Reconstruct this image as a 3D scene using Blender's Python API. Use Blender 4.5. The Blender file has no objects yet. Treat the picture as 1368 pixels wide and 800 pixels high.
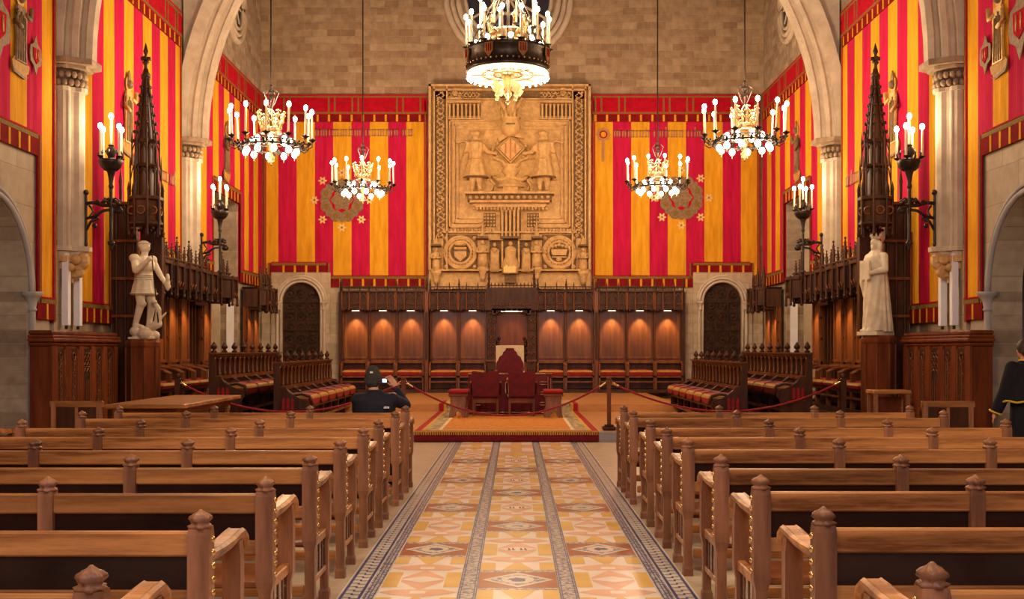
import bpy, bmesh, math, random
from mathutils import Vector, Matrix
PI = math.pi
R = random.Random(7)
col = bpy.context.scene.collection
F = 1500.0            # focal length in pixels of the 1368 px wide frame
OX = -0.08            # the hall's centre line
WX = 7.5              # half width of the hall
DZ = 0.17             # height of the dais
DZ2 = 0.34            # height of its upper step
YB = 33.5             # end wall

# ------------------------------------------------------------------ materials
def nt(name):
    m = bpy.data.materials.new(name); m.use_nodes = True
    n = m.node_tree; n.nodes.clear()
    out = n.nodes.new('ShaderNodeOutputMaterial'); b = n.nodes.new('ShaderNodeBsdfPrincipled')
    n.links.new(b.outputs[0], out.inputs[0])
    return m, n, b
def link(n, a, b): n.links.new(a, b)
def mat(name, c, c2=None, rough=.6, metal=0., scale=(4, 4, 4), bump=0., detail=4., mixpos=(.35, .65), coord='Object', dist=.02, vary=0., spec=.35):
    m, n, b = nt(name)
    b.inputs['Roughness'].default_value = rough; b.inputs['Metallic'].default_value = metal; b.inputs['Specular IOR Level'].default_value = spec
    b.inputs['Base Color'].default_value = (*c, 1)
    if c2 is None: c2 = tuple(x * .8 for x in c)
    tc = n.nodes.new('ShaderNodeTexCoord'); mp = n.nodes.new('ShaderNodeMapping')
    mp.inputs['Scale'].default_value = scale
    link(n, tc.outputs[coord], mp.inputs[0])
    no = n.nodes.new('ShaderNodeTexNoise'); no.inputs['Scale'].default_value = 1.; no.inputs['Detail'].default_value = detail
    no.inputs['Roughness'].default_value = .72 if detail >= 8 else .6
    link(n, mp.outputs[0], no.inputs['Vector'])
    r = n.nodes.new('ShaderNodeValToRGB')
    r.color_ramp.elements[0].position = mixpos[0]; r.color_ramp.elements[1].position = mixpos[1]
    r.color_ramp.elements[0].color = (*c, 1); r.color_ramp.elements[1].color = (*c2, 1)
    link(n, no.outputs[0], r.inputs[0])
    src = r.outputs[0]
    if vary:
        oi = n.nodes.new('ShaderNodeObjectInfo'); h = n.nodes.new('ShaderNodeHueSaturation')
        mr = n.nodes.new('ShaderNodeMapRange'); mr.inputs[3].default_value = 1 - vary; mr.inputs[4].default_value = 1 + vary
        link(n, oi.outputs['Random'], mr.inputs[0]); link(n, mr.outputs[0], h.inputs['Value']); link(n, src, h.inputs['Color'])
        src = h.outputs[0]
    link(n, src, b.inputs['Base Color'])
    if bump:
        bu = n.nodes.new('ShaderNodeBump'); bu.inputs['Strength'].default_value = bump; bu.inputs['Distance'].default_value = dist
        link(n, no.outputs[0], bu.inputs['Height']); link(n, bu.outputs[0], b.inputs['Normal'])
    return m
def brick(name, ca, cb, cm, axis, bw, bh, mortar=.012, rough=.9, bump=.5, offset=.5, noisec=.5):
    m, n, b = nt(name); b.inputs['Roughness'].default_value = rough
    tc = n.nodes.new('ShaderNodeTexCoord'); sx = n.nodes.new('ShaderNodeSeparateXYZ'); cx = n.nodes.new('ShaderNodeCombineXYZ')
    link(n, tc.outputs['Object'], sx.inputs[0])
    link(n, sx.outputs[0 if axis == 'x' else 1], cx.inputs[0]); link(n, sx.outputs[2], cx.inputs[1])
    nz = n.nodes.new('ShaderNodeTexNoise'); nz.inputs['Scale'].default_value = 1.7; nz.inputs['Detail'].default_value = 3
    link(n, cx.outputs[0], nz.inputs['Vector'])
    vm = n.nodes.new('ShaderNodeVectorMath'); vm.operation = 'MULTIPLY_ADD'; vm.inputs[1].default_value = (.06, .04, 0)
    link(n, nz.outputs[1], vm.inputs[0]); link(n, cx.outputs[0], vm.inputs[2])
    br = n.nodes.new('ShaderNodeTexBrick'); br.inputs['Scale'].default_value = 1; br.inputs['Brick Width'].default_value = bw
    br.inputs['Row Height'].default_value = bh; br.inputs['Mortar Size'].default_value = mortar; br.offset = offset
    br.inputs['Mortar Smooth'].default_value = .4; br.inputs['Bias'].default_value = 0
    br.inputs['Color1'].default_value = (*ca, 1); br.inputs['Color2'].default_value = (*cb, 1); br.inputs['Mortar'].default_value = (*cm, 1)
    link(n, vm.outputs[0], br.inputs['Vector'])
    n2 = n.nodes.new('ShaderNodeTexNoise'); n2.inputs['Scale'].default_value = 5; n2.inputs['Detail'].default_value = 6
    link(n, tc.outputs['Object'], n2.inputs['Vector'])
    mx = n.nodes.new('ShaderNodeMix'); mx.data_type = 'RGBA'; mx.blend_type = 'MULTIPLY'; mx.inputs[0].default_value = noisec
    rr = n.nodes.new('ShaderNodeValToRGB'); rr.color_ramp.elements[0].position = .3; rr.color_ramp.elements[1].position = .65
    rr.color_ramp.elements[0].color = (.42, .38, .34, 1)
    link(n, n2.outputs[0], rr.inputs[0]); link(n, br.outputs[0], mx.inputs[6]); link(n, rr.outputs[0], mx.inputs[7])
    link(n, mx.outputs[2], b.inputs['Base Color'])
    bu = n.nodes.new('ShaderNodeBump'); bu.inputs['Strength'].default_value = bump; bu.inputs['Distance'].default_value = .03; bu.invert = True
    link(n, br.outputs[1], bu.inputs['Height']); link(n, bu.outputs[0], b.inputs['Normal'])
    return m
def glow(name, c, s):
    m, n, b = nt(name)
    b.inputs['Base Color'].default_value = (*c, 1); b.inputs['Emission Color'].default_value = (*c, 1)
    b.inputs['Emission Strength'].default_value = s
    return m
M = {}
M['brick_back'] = brick('ashlar_end_wall', (.46, .33, .20), (.30, .19, .105), (.40, .29, .18), 'x', .43, .215)
M['brick_side'] = brick('ashlar_side_wall', (.46, .36, .25), (.28, .20, .13), (.38, .30, .22), 'y', .43, .215)
M['ashlar'] = brick('dressed_stone', (.46, .37, .26), (.38, .30, .20), (.28, .22, .15), 'y', 1.1, .55, .008, .85, .25, .5, .3)
M['ashlar_x'] = brick('dressed_stone_end', (.54, .42, .28), (.42, .32, .20), (.33, .25, .16), 'x', .5, .3, .008, .85, .3, .5, .4)
M['stone'] = mat('carved_stone', (.58, .48, .35), (.44, .35, .25), .8, 0, (3, 3, 3), .3)
M['greystone'] = mat('grey_stone', (.40, .38, .36), (.31, .29, .28), .85, 0, (2.5, 2.5, 1.2), .2)
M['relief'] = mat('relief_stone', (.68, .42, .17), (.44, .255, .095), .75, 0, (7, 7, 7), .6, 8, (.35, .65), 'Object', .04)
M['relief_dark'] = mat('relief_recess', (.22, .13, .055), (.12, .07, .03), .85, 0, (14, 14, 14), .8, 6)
M['capital'] = mat('capital_stone', (.40, .29, .18), (.26, .18, .10), .8, 0, (6, 6, 6), .5)
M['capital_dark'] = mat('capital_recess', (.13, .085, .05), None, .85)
M['marble'] = mat('statue_marble', (.66, .56, .40), (.50, .40, .27), .5, 0, (5, 5, 5), .1)
M['yellow'] = mat('yellow_damask', (.74, .365, .024), (.54, .24, .013), .85, 0, (7, 7, 1.0), .3, 8, spec=.06)
M['red'] = mat('crimson_damask', (.52, .014, .070), (.36, .008, .040), .85, 0, (7, 7, 1.0), .3, 8, spec=.06)
M['border'] = mat('scarlet_velvet', (.45, .006, .022), (.33, .005, .014), .85, 0, (8, 8, 8), .2, spec=.06)
M['fringe_red'] = mat('dark_red_fringe', (.22, .010, .012), (.15, .008, .008), .9, spec=.05)
M['olive'] = mat('olive_gold_braid', (.24, .15, .04), (.16, .095, .022), .8, 0, (30, 30, 30), .3, spec=.08)
M['embroid'] = mat('tarnished_embroidery', (.26, .16, .07), (.15, .09, .04), .6, 0, (14, 14, 14), .5)
M['embgold'] = mat('gold_embroidery', (.75, .50, .18), (.55, .33, .10), .4, .3, (20, 20, 20), .4)
M['letter'] = mat('letter_embroidery', (.42, .21, .08), (.34, .16, .07), .7)
M['wood'] = mat('bench_walnut', (.54, .235, .070), (.13, .044, .013), .36, 0, (.8, 9, 9), .10, 8, (.36, .66), 'Object', .006, .22, .25)
M['woodpost'] = mat('bench_post_walnut', (.37, .165, .078), (.13, .052, .026), .38, 0, (11, 11, 1.4), .12, 7, (.3, .7), 'Object', .006, .22, .3)
M['seatwood'] = mat('bench_seat_wood', (.27, .085, .024), (.17, .048, .014), .3, 0, (1.1, 10, 10), .08, 5)
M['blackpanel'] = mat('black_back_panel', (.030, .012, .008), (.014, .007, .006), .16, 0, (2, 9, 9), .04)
M['darkwood'] = mat('dark_oak', (.075, .027, .010), (.032, .011, .005), .42, 0, (8, 8, 1.5), .25, 6, spec=.2)
M['stallwood'] = mat('stall_panel_wood', (.20, .062, .015), (.10, .027, .007), .30, 0, (7, 7, .9), .06, 6, spec=.3)
M['cabwood'] = mat('cabinet_mahogany', (.20, .050, .014), (.10, .022, .007), .34, 0, (7, 7, 1.0), .08, 6, spec=.25)
M['doorwood'] = mat('carved_door_wood', (.06, .026, .011), (.02, .009, .005), .6, 0, (9, 9, 9), .9, 6, spec=.15)
M['panelwood'] = mat('stall_back_wood', (.13, .038, .010), (.065, .018, .006), .3, 0, (7, 7, .9), .05, 6, spec=.4)
M['iron'] = mat('wrought_iron', (.06, .045, .035), (.03, .022, .018), .4, .7, (10, 10, 10), .3)
M['gold'] = mat('gilded_metal', (.62, .43, .22), (.40, .24, .10), .28, .9, (12, 12, 12), .3)
M['brass'] = mat('brass_nail', (.85, .60, .25), (.6, .4, .15), .2, 1., (10, 10, 10))
M['bulb'] = glow('bulb_glass', (1., .86, .64), 34)
M['globe'] = glow('frosted_globe', (1., .86, .66), 16)
M['candle'] = mat('candle_sleeve', (.95, .84, .62), (.85, .66, .36), .5)
M['crystal'] = glow('lit_skirt', (1., .78, .48), 1.6)
M['cushion_red'] = mat('red_velvet', (.33, .006, .012), (.21, .004, .008), .75, 0, (12, 12, 12), .2)
M['cushion_yellow'] = mat('yellow_velvet_band', (.50, .27, .045), (.36, .18, .025), .7, 0, (12, 12, 12), .2)
M['chairred'] = mat('crimson_chair_velvet', (.14, .002, .007), (.08, .001, .004), .7, 0, (9, 9, 9), .2)
M['orange'] = mat('orange_parquet', (.58, .27, .075), (.44, .19, .05), .35, 0, (1.2, 9, 3), .08)
M['rugfield'] = mat('rug_orange_field', (.66, .27, .035), (.46, .15, .02), .9, 0, (16, 16, 16), .4, 7, (.35, .6))
M['ruggold'] = mat('rug_gold_band', (.68, .42, .05), (.48, .25, .03), .9, 0, (30, 12, 12), .4)
M['rugpattern'] = mat('rug_figured_band', (.52, .42, .22), (.22, .13, .07), .9, 0, (9, 9, 9), .4, 7, (.42, .58))
M['rugred'] = mat('rug_crimson_edge', (.42, .010, .018), (.30, .008, .014), .9, 0, (12, 12, 12), .3)
M['rugdark'] = mat('rug_maroon_edge', (.19, .006, .014), (.13, .005, .010), .9, 0, (12, 12, 12), .3)
M['cream'] = mat('cream_wool', (.72, .60, .38), (.6, .48, .28), .9)
M['rope'] = mat('crimson_rope', (.35, .006, .016), (.22, .004, .01), .6, 0, (40, 40, 40), .3)
M['white'] = mat('white_enamel', (.80, .80, .82), (.74, .74, .76), .4)
M['fadedred'] = mat('faded_red_paint', (.48, .17, .07), (.38, .12, .05), .8)
M['lampcream'] = mat('cream_lamp_housing', (.85, .70, .38), None, .4)
M['glass'] = mat('dark_window_glass', (.05, .05, .07), (.03, .03, .05), .15)
# paving
M['t_cream'] = mat('tile_cream', (.90, .82, .72), (.80, .70, .58), .28, 0, (3, 3, 3), 0)
M['t_salmon'] = mat('tile_salmon', (.84, .50, .32), (.74, .42, .25), .28, 0, (3, 3, 3), 0)
M['t_yellow'] = mat('tile_yellow', (.82, .54, .14), (.72, .44, .10), .28, 0, (3, 3, 3), 0)
M['t_terra'] = mat('tile_terracotta', (.42, .13, .05), (.34, .10, .04), .28, 0, (3, 3, 3), 0)
M['t_blue'] = mat('tile_blue', (.07, .09, .24), (.05, .07, .18), .28, 0, (5, 5, 5), 0)
M['t_white'] = mat('tile_white', (.74, .68, .58), (.66, .59, .48), .28, 0, (4, 4, 4), 0)
M['t_greyblue'] = mat('tile_blue_tracery', (.58, .53, .47), (.18, .18, .26), .28, 0, (26, 26, 26), 0, 2, (.46, .54))
M['t_brown'] = mat('tile_brown_letter', (.22, .08, .04), None, .3)
M['t_plain'] = mat('plain_paving', (.58, .46, .32), (.42, .33, .23), .33, 0, (5, 5, 5), .04, 8)
# people
M['skin'] = mat('skin', (.62, .32, .20), (.55, .27, .16), .5)
M['hair'] = mat('brown_hair', (.05, .025, .015), (.03, .015, .01), .5, 0, (40, 40, 4), .3)
M['navy'] = mat('navy_jacket', (.012, .014, .028), (.008, .009, .018), .8, 0, (14, 14, 14), .2)
M['blackcloth'] = mat('black_wool', (.006, .006, .010), (.004, .004, .007), .85, 0, (14, 14, 14), .2)
M['knit'] = mat('grey_knit', (.055, .052, .045), (.03, .03, .027), .9, 0, (60, 60, 20), .5)
M['cuff'] = mat('maroon_cuff', (.12, .012, .03), None, .8)
M['trim'] = mat('yellow_braid', (.75, .46, .03), None, .6)
M['denim'] = mat('blue_denim', (.09, .13, .20), (.06, .09, .15), .8)
M['phone'] = mat('phone_body', (.01, .01, .012), None, .3)
M['screen'] = glow('lit_phone_screen', (.55, .65, 1.), 2.5)
M['lampstrip'] = glow('led_strip', (1., .85, .6), 4)

# ------------------------------------------------------------------ mesh builder
class MB:
    def __init__(s): s.v = []; s.f = []; s.m = []; s.mats = []; s.sm = []
    def mi(s, name):
        if name not in s.mats: s.mats.append(name)
        return s.mats.index(name)
    def add(s, vs, fs, m, smooth=False):
        o = len(s.v); s.v += [tuple(p) for p in vs]; k = s.mi(m)
        for f in fs: s.f.append([o + i for i in f]); s.m.append(k); s.sm.append(smooth)
        return s
    def hexa(s, p, m): # 8 corners: bottom ring 0-3, top ring 4-7
        return s.add(p, [(3, 2, 1, 0), (4, 5, 6, 7), (0, 1, 5, 4), (1, 2, 6, 5), (2, 3, 7, 6), (3, 0, 4, 7)], m)
    def box(s, x0, x1, y0, y1, z0, z1, m):
        if x0 > x1: x0, x1 = x1, x0
        if y0 > y1: y0, y1 = y1, y0
        if z0 > z1: z0, z1 = z1, z0
        return s.hexa([(x0, y0, z0), (x1, y0, z0), (x1, y1, z0), (x0, y1, z0), (x0, y0, z1), (x1, y0, z1), (x1, y1, z1), (x0, y1, z1)], m)
    def bbox(s, x0, x1, y0, y1, z0, z1, m, b=.008): # box with chamfered long edges (top and bottom inset)
        if x0 > x1: x0, x1 = x1, x0
        if y0 > y1: y0, y1 = y1, y0
        b = min(b, (x1 - x0) * .3, (y1 - y0) * .3, (z1 - z0) * .3)
        L = [(z0, b), (z0 + b, 0), (z1 - b, 0), (z1, b)]
        vs = []
        for z, i in L: vs += [(x0 + i, y0 + i, z), (x1 - i, y0 + i, z), (x1 - i, y1 - i, z), (x0 + i, y1 - i, z)]
        fs = [(3, 2, 1, 0), (12, 13, 14, 15)]
        for k in range(3):
            for j in range(4): a = k * 4; fs.append((a + j, a + (j + 1) % 4, a + 4 + (j + 1) % 4, a + 4 + j))
        return s.add(vs, fs, m)
    def prism(s, poly, f, a, b, m, smooth=False): # poly: 2D points, f(u,v,w) -> xyz
        n = len(poly)
        vs = [f(u, v, a) for u, v in poly] + [f(u, v, b) for u, v in poly]
        fs = [tuple(range(n - 1, -1, -1)), tuple(range(n, 2 * n))] + [(i, (i + 1) % n, n + (i + 1) % n, n + i) for i in range(n)]
        return s.add(vs, fs, m, smooth)
    def cyl(s, p0, p1, r0, r1=None, n=8, m='iron', smooth=True):
        r1 = r0 if r1 is None else r1
        p0, p1 = Vector(p0), Vector(p1); d = (p1 - p0)
        if d.length < 1e-6: return s
        q = d.to_track_quat('Z', 'Y')
        vs = []
        for p, r in ((p0, r0), (p1, r1)):
            for i in range(n):
                a = 2 * PI * i / n + PI / n; vs.append(p + q @ Vector((math.cos(a) * r, math.sin(a) * r, 0)))
        fs = [(i, (i + 1) % n, n + (i + 1) % n, n + i) for i in range(n)]
        s.add(vs, fs, m, smooth and n > 4)
        return s.add(vs, [tuple(range(n - 1, -1, -1)), tuple(range(n, 2 * n))], m)
    def tube(s, pts, r, m, n=6, closed=False):
        pts = [Vector(p) for p in pts]; k = len(pts); vs = []
        rs = r if isinstance(r, (list, tuple)) else [r] * k
        for i, p in enumerate(pts):
            a = pts[(i - 1) % k] if (closed or i > 0) else p; b = pts[(i + 1) % k] if (closed or i < k - 1) else p
            d = (b - a).normalized(); q = d.to_track_quat('Z', 'Y')
            for j in range(n):
                t = 2 * PI * j / n; vs.append(p + q @ Vector((math.cos(t) * rs[i], math.sin(t) * rs[i], 0)))
        fs = []
        for i in range(k if closed else k - 1):
            a, b = i * n, ((i + 1) % k) * n
            for j in range(n): fs.append((a + j, a + (j + 1) % n, b + (j + 1) % n, b + j))
        if not closed: fs += [tuple(range(n - 1, -1, -1)), tuple(range((k - 1) * n, k * n))]
        return s.add(vs, fs, m, True)
    def lathe(s, prof, c=(0, 0, 0), n=12, m='wood', lobes=0, amp=0., twist=0., smooth=True, a0=0.):
        vs = []; c = Vector(c); k = len(prof)
        for r, z in prof:
            for i in range(n):
                t = 2 * PI * i / n + a0; rr = r * (1 + amp * math.cos(lobes * (t + twist * z))) if lobes else r
                vs.append(c + Vector((math.cos(t) * rr, math.sin(t) * rr, z)))
        fs = [(a * n + i, a * n + (i + 1) % n, (a + 1) * n + (i + 1) % n, (a + 1) * n + i) for a in range(k - 1) for i in range(n)]
        fs += [tuple(range(n - 1, -1, -1)), tuple(range((k - 1) * n, k * n))]
        return s.add(vs, fs, m, smooth)
    def ball(s, c, r, m, n=8, k=5):
        r = (r, r, r) if not isinstance(r, (tuple, list)) else r; c = Vector(c)
        vs = [c + Vector((0, 0, -r[2]))]
        for a in range(1, k):
            p = PI * a / k - PI / 2
            for i in range(n):
                t = 2 * PI * i / n; vs.append(c + Vector((math.cos(p) * math.cos(t) * r[0], math.cos(p) * math.sin(t) * r[1], math.sin(p) * r[2])))
        vs.append(c + Vector((0, 0, r[2]))); L = len(vs) - 1
        fs = [(0, 1 + (i + 1) % n, 1 + i) for i in range(n)] + [(L, L - n + i, L - n + (i + 1) % n) for i in range(n)]
        for a in range(k - 2):
            for i in range(n): b = 1 + a * n; fs.append((b + i, b + (i + 1) % n, b + n + (i + 1) % n, b + n + i))
        return s.add(vs, fs, m, True)
    def limb(s, p0, p1, r0, r1, m, n=12):
        return s.cyl(p0, p1, r0, r1, n, m).ball(p0, r0, m, 12, 8).ball(p1, r1, m, 12, 8)
    def ring(s, c, r, t, m, ax='z', n=24, k=6, h=None):
        pts = []
        for i in range(n):
            a = 2 * PI * i / n
            d = {'z': (math.cos(a), math.sin(a), 0), 'y': (math.cos(a), 0, math.sin(a)), 'x': (0, math.cos(a), math.sin(a))}[ax]
            pts.append(Vector(c) + Vector(d) * r)
        return s.tube(pts, t, m, k, True)
    def build(s, name, parent=None, world=True, remesh=None, smooth_it=2):
        me = bpy.data.meshes.new(name)
        o3 = Vector((0, 0, 0))
        if parent is not None and world:
            p = parent
            while p is not None: o3 += p.location; p = p.parent
        me.from_pydata([tuple(Vector(v) - o3) for v in s.v], [], s.f)
        for n_ in s.mats: me.materials.append(M[n_])
        me.polygons.foreach_set('material_index', s.m); me.polygons.foreach_set('use_smooth', s.sm)
        bm = bmesh.new(); bm.from_mesh(me); bmesh.ops.recalc_face_normals(bm, faces=bm.faces); bm.to_mesh(me); bm.free()
        me.update()
        o = bpy.data.objects.new(name, me); col.objects.link(o)
        if parent is not None: o.parent = parent
        if remesh:
            r = o.modifiers.new('remesh', 'REMESH'); r.mode = 'VOXEL'; r.voxel_size = remesh; r.use_smooth_shade = True
            if smooth_it:
                q = o.modifiers.new('smooth', 'SMOOTH'); q.factor = .5; q.iterations = smooth_it
        return o
def tag(o, label=None, cat=None, group=None, kind=None):
    if label: o['label'] = label
    if cat: o['category'] = cat
    if group: o['group'] = group
    if kind: o['kind'] = kind
    return o
def thing(name, label, cat, loc=(0, 0, 0), group=None, rz=0):
    o = bpy.data.objects.new(name, None); o.empty_display_size = .2; col.objects.link(o); o.location = loc
    o.rotation_euler = (0, 0, rz)
    return tag(o, label, cat, group)
KIDS = {}
def copy_tree(o, parent=None):
    c = o.copy(); col.objects.link(c); c.parent = parent
    for ch in [x for x in o.children]: copy_tree(ch, c)
    return c
def struct(mb, name, parent=None):
    return tag(mb.build(name, parent), kind='structure')
def lightp(name, loc, energy, c=(1., .72, .45), r=.2):
    l = bpy.data.lights.new(name, 'POINT'); l.energy = energy; l.color = c; l.shadow_soft_size = r
    o = bpy.data.objects.new(name, l); o.location = loc; col.objects.link(o); return o
def spot(name, loc, to, energy, c, ang, r=.05, blend=.6):
    l = bpy.data.lights.new(name, 'SPOT'); l.energy = energy; l.color = c; l.spot_size = ang; l.spot_blend = blend; l.shadow_soft_size = r
    o = bpy.data.objects.new(name, l); o.location = loc; col.objects.link(o)
    o.rotation_euler = (Vector(to) - Vector(loc)).to_track_quat('-Z', 'Y').to_euler(); return o
def area(name, loc, to, sx, sy, energy, c):
    l = bpy.data.lights.new(name, 'AREA'); l.shape = 'RECTANGLE'; l.size = sx; l.size_y = sy; l.energy = energy; l.color = c
    o = bpy.data.objects.new(name, l); o.location = loc; col.objects.link(o)
    o.rotation_euler = (Vector(to) - Vector(loc)).to_track_quat('-Z', 'Y').to_euler(); return o
SIDE = {-1: 'left', 1: 'right'}
# ------------------------------------------------------------------ hall shell
def side_pt(s):   # u along the hall, d distance from the wall face into the hall
    return lambda u, z, d: (OX + s * (WX - d), u, z)
def end_pt(): return lambda u, z, d: (u, YB - d, z)
mb = MB(); mb.box(-12, 12, -7, 38, -.3, 0, 't_plain')
floor_o = struct(mb, 'floor')
# dais: stone riser with parquet top, and an upper step
mb = MB(); mb.box(-7.45 + OX, 7.45 + OX, 19.5, 33.45, .001, DZ - .002, 'greystone'); struct(mb, 'floor_dais')
mb = MB(); mb.box(-7.45 + OX, 7.45 + OX, 19.62, 33.45, DZ - .002, DZ, 'orange'); mb.box(-3.9 + OX, 3.9 + OX, 25.9, 33.45, DZ, DZ2, 'orange')
struct(mb, 'floor_dais_parquet')

def arch_poly(c, r, zs, n=16, close_top=None):
    return [(c + r * math.cos(PI * i / n), zs + r * math.sin(PI * i / n)) for i in range(n + 1)]
for s in (-1, 1):
    P = side_pt(s); nm = SIDE[s]
    mb = MB()
    def slab(y0, y1, z0, z1, m='brick_side'): mb.hexa([P(y0, z0, 0), P(y1, z0, 0), P(y1, z0, -.45), P(y0, z0, -.45), P(y0, z1, 0), P(y1, z1, 0), P(y1, z1, -.45), P(y0, z1, -.45)], m)
    a0, a1, ac, ar, azs = 14.72, 17.42, 16.07, 1.35, 2.5
    slab(-7, a0, 0, 14); slab(a1, 28.1, 0, 14); slab(28.1, 30.6, 5.57, 14); slab(30.6, YB, 0, 14)
    slab(a0, a1, azs + ar + .3, 14)
    pts = arch_poly(ac, ar, azs, 20)
    for i in range(20):
        (u0, v0), (u1, v1) = pts[i], pts[i + 1]
        zt = azs + ar + .3
        mb.hexa([P(u0, v0, 0), P(u1, v1, 0), P(u1, v1, -.45), P(u0, v0, -.45), P(u0, zt, 0), P(u1, zt, 0), P(u1, zt, -.45), P(u0, zt, -.45)], 'ashlar')
    struct(mb, 'wall_' + nm)
    # stone facing under the hangings
    mb = MB()
    def face(y0, y1, z0, z1, d=.03, m='ashlar'): mb.hexa([P(y0, z0, .0), P(y1, z0, .0), P(y1, z0, d), P(y0, z0, d), P(y0, z1, .0), P(y1, z1, .0), P(y1, z1, d), P(y0, z1, d)], m)
    face(a1, 18.2, 0, 4.7, .03, 'ashlar'); face(13.0, a0, 0, 4.7)
    for i in range(20):
        (u0, v0), (u1, v1) = pts[i], pts[i + 1]; zt = 4.7
        mb.hexa([P(u0, v0, 0), P(u1, v1, 0), P(u1, v1, .03), P(u0, v0, .03), P(u0, zt, 0), P(u1, zt, 0), P(u1, zt, .03), P(u0, zt, .03)], 'ashlar')
    # arch moulding rolls
    for rr, d, t in ((1.40, .06, .045), (1.50, .05, .03)):
        mb.tube([P(ac + rr * math.cos(PI * i / 24), azs + rr * math.sin(PI * i / 24), d) for i in range(25)], t, 'greystone', 8)
    # jamb shaft with capital
    for u in (a0 - .06, a1 + .06):
        mb.cyl(P(u, .3, .06), P(u, azs - .25, .06), .055, .055, 10, 'greystone')
        c = P(u, 0, .06)
        mb.lathe([(.07, azs - .30), (.075, azs - .27), (.06, azs - .25), (.08, azs - .15), (.12, azs - .08), (.15, azs - .06), (.16, azs - .03), (.17, azs)], (c[0], c[1], 0), 12, 'greystone', 6, .08)
        mb.lathe([(.11, 0), (.11, .2), (.08, .24), (.07, .3)], (c[0], c[1], 0), 10, 'greystone')
    struct(mb, 'trim_1' if s < 0 else 'trim_2')
    # passage behind the arch and window recess behind the splayed opening
    mb = MB()
    X = lambda d: OX + s * (WX + d)
    mb.box(X(2.4), X(2.6), 12, 20, 0, 6, 'greystone'); mb.box(X(.45), X(2.5), 12, 12.2, 0, 6, 'greystone'); mb.box(X(.45), X(2.5), 19.8, 20, 0, 6, 'greystone')
    mb.box(X(.45), X(2.5), 12, 20, 6, 6.2, 'greystone')
    mb.box(X(.45), X(.95), 28.1, 28.2, 0, 5.57, 'stone')
    mb.box(X(.9), X(1.0), 28.0, 30.7, 0, 5.7, 'stone'); mb.box(X(.45), X(.95), 30.5, 30.6, 0, 5.57, 'stone'); mb.box(X(.45), X(.95), 28.1, 30.6, 5.57, 5.7, 'stone')
    struct(mb, 'wall_%s_recess' % nm)
    # oculus above the far hanging
    mb = MB(); c = P(30.3, 10.9, 0)
    for rr, t in ((.95, .09), (.78, .07), (.62, .05)): mb.ring((c[0] - s * (.04 + (.95 - rr) * .1), c[1], c[2]), rr, t, 'stone', 'x', 36, 8)
    mb.cyl((c[0] - s * .001, c[1], c[2]), (c[0] - s * .02, c[1], c[2]), .6, .6, 32, 'glass')
    for a in range(4):
        t = a * PI / 4; d = Vector((0, math.cos(t), math.sin(t))) * .6; q = Vector((c[0] - s * .04, c[1], c[2])); mb.cyl(q - d, q + d, .025, .025, 6, 'stone')
    struct(mb, 'window_2' if s < 0 else 'window_3')

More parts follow.
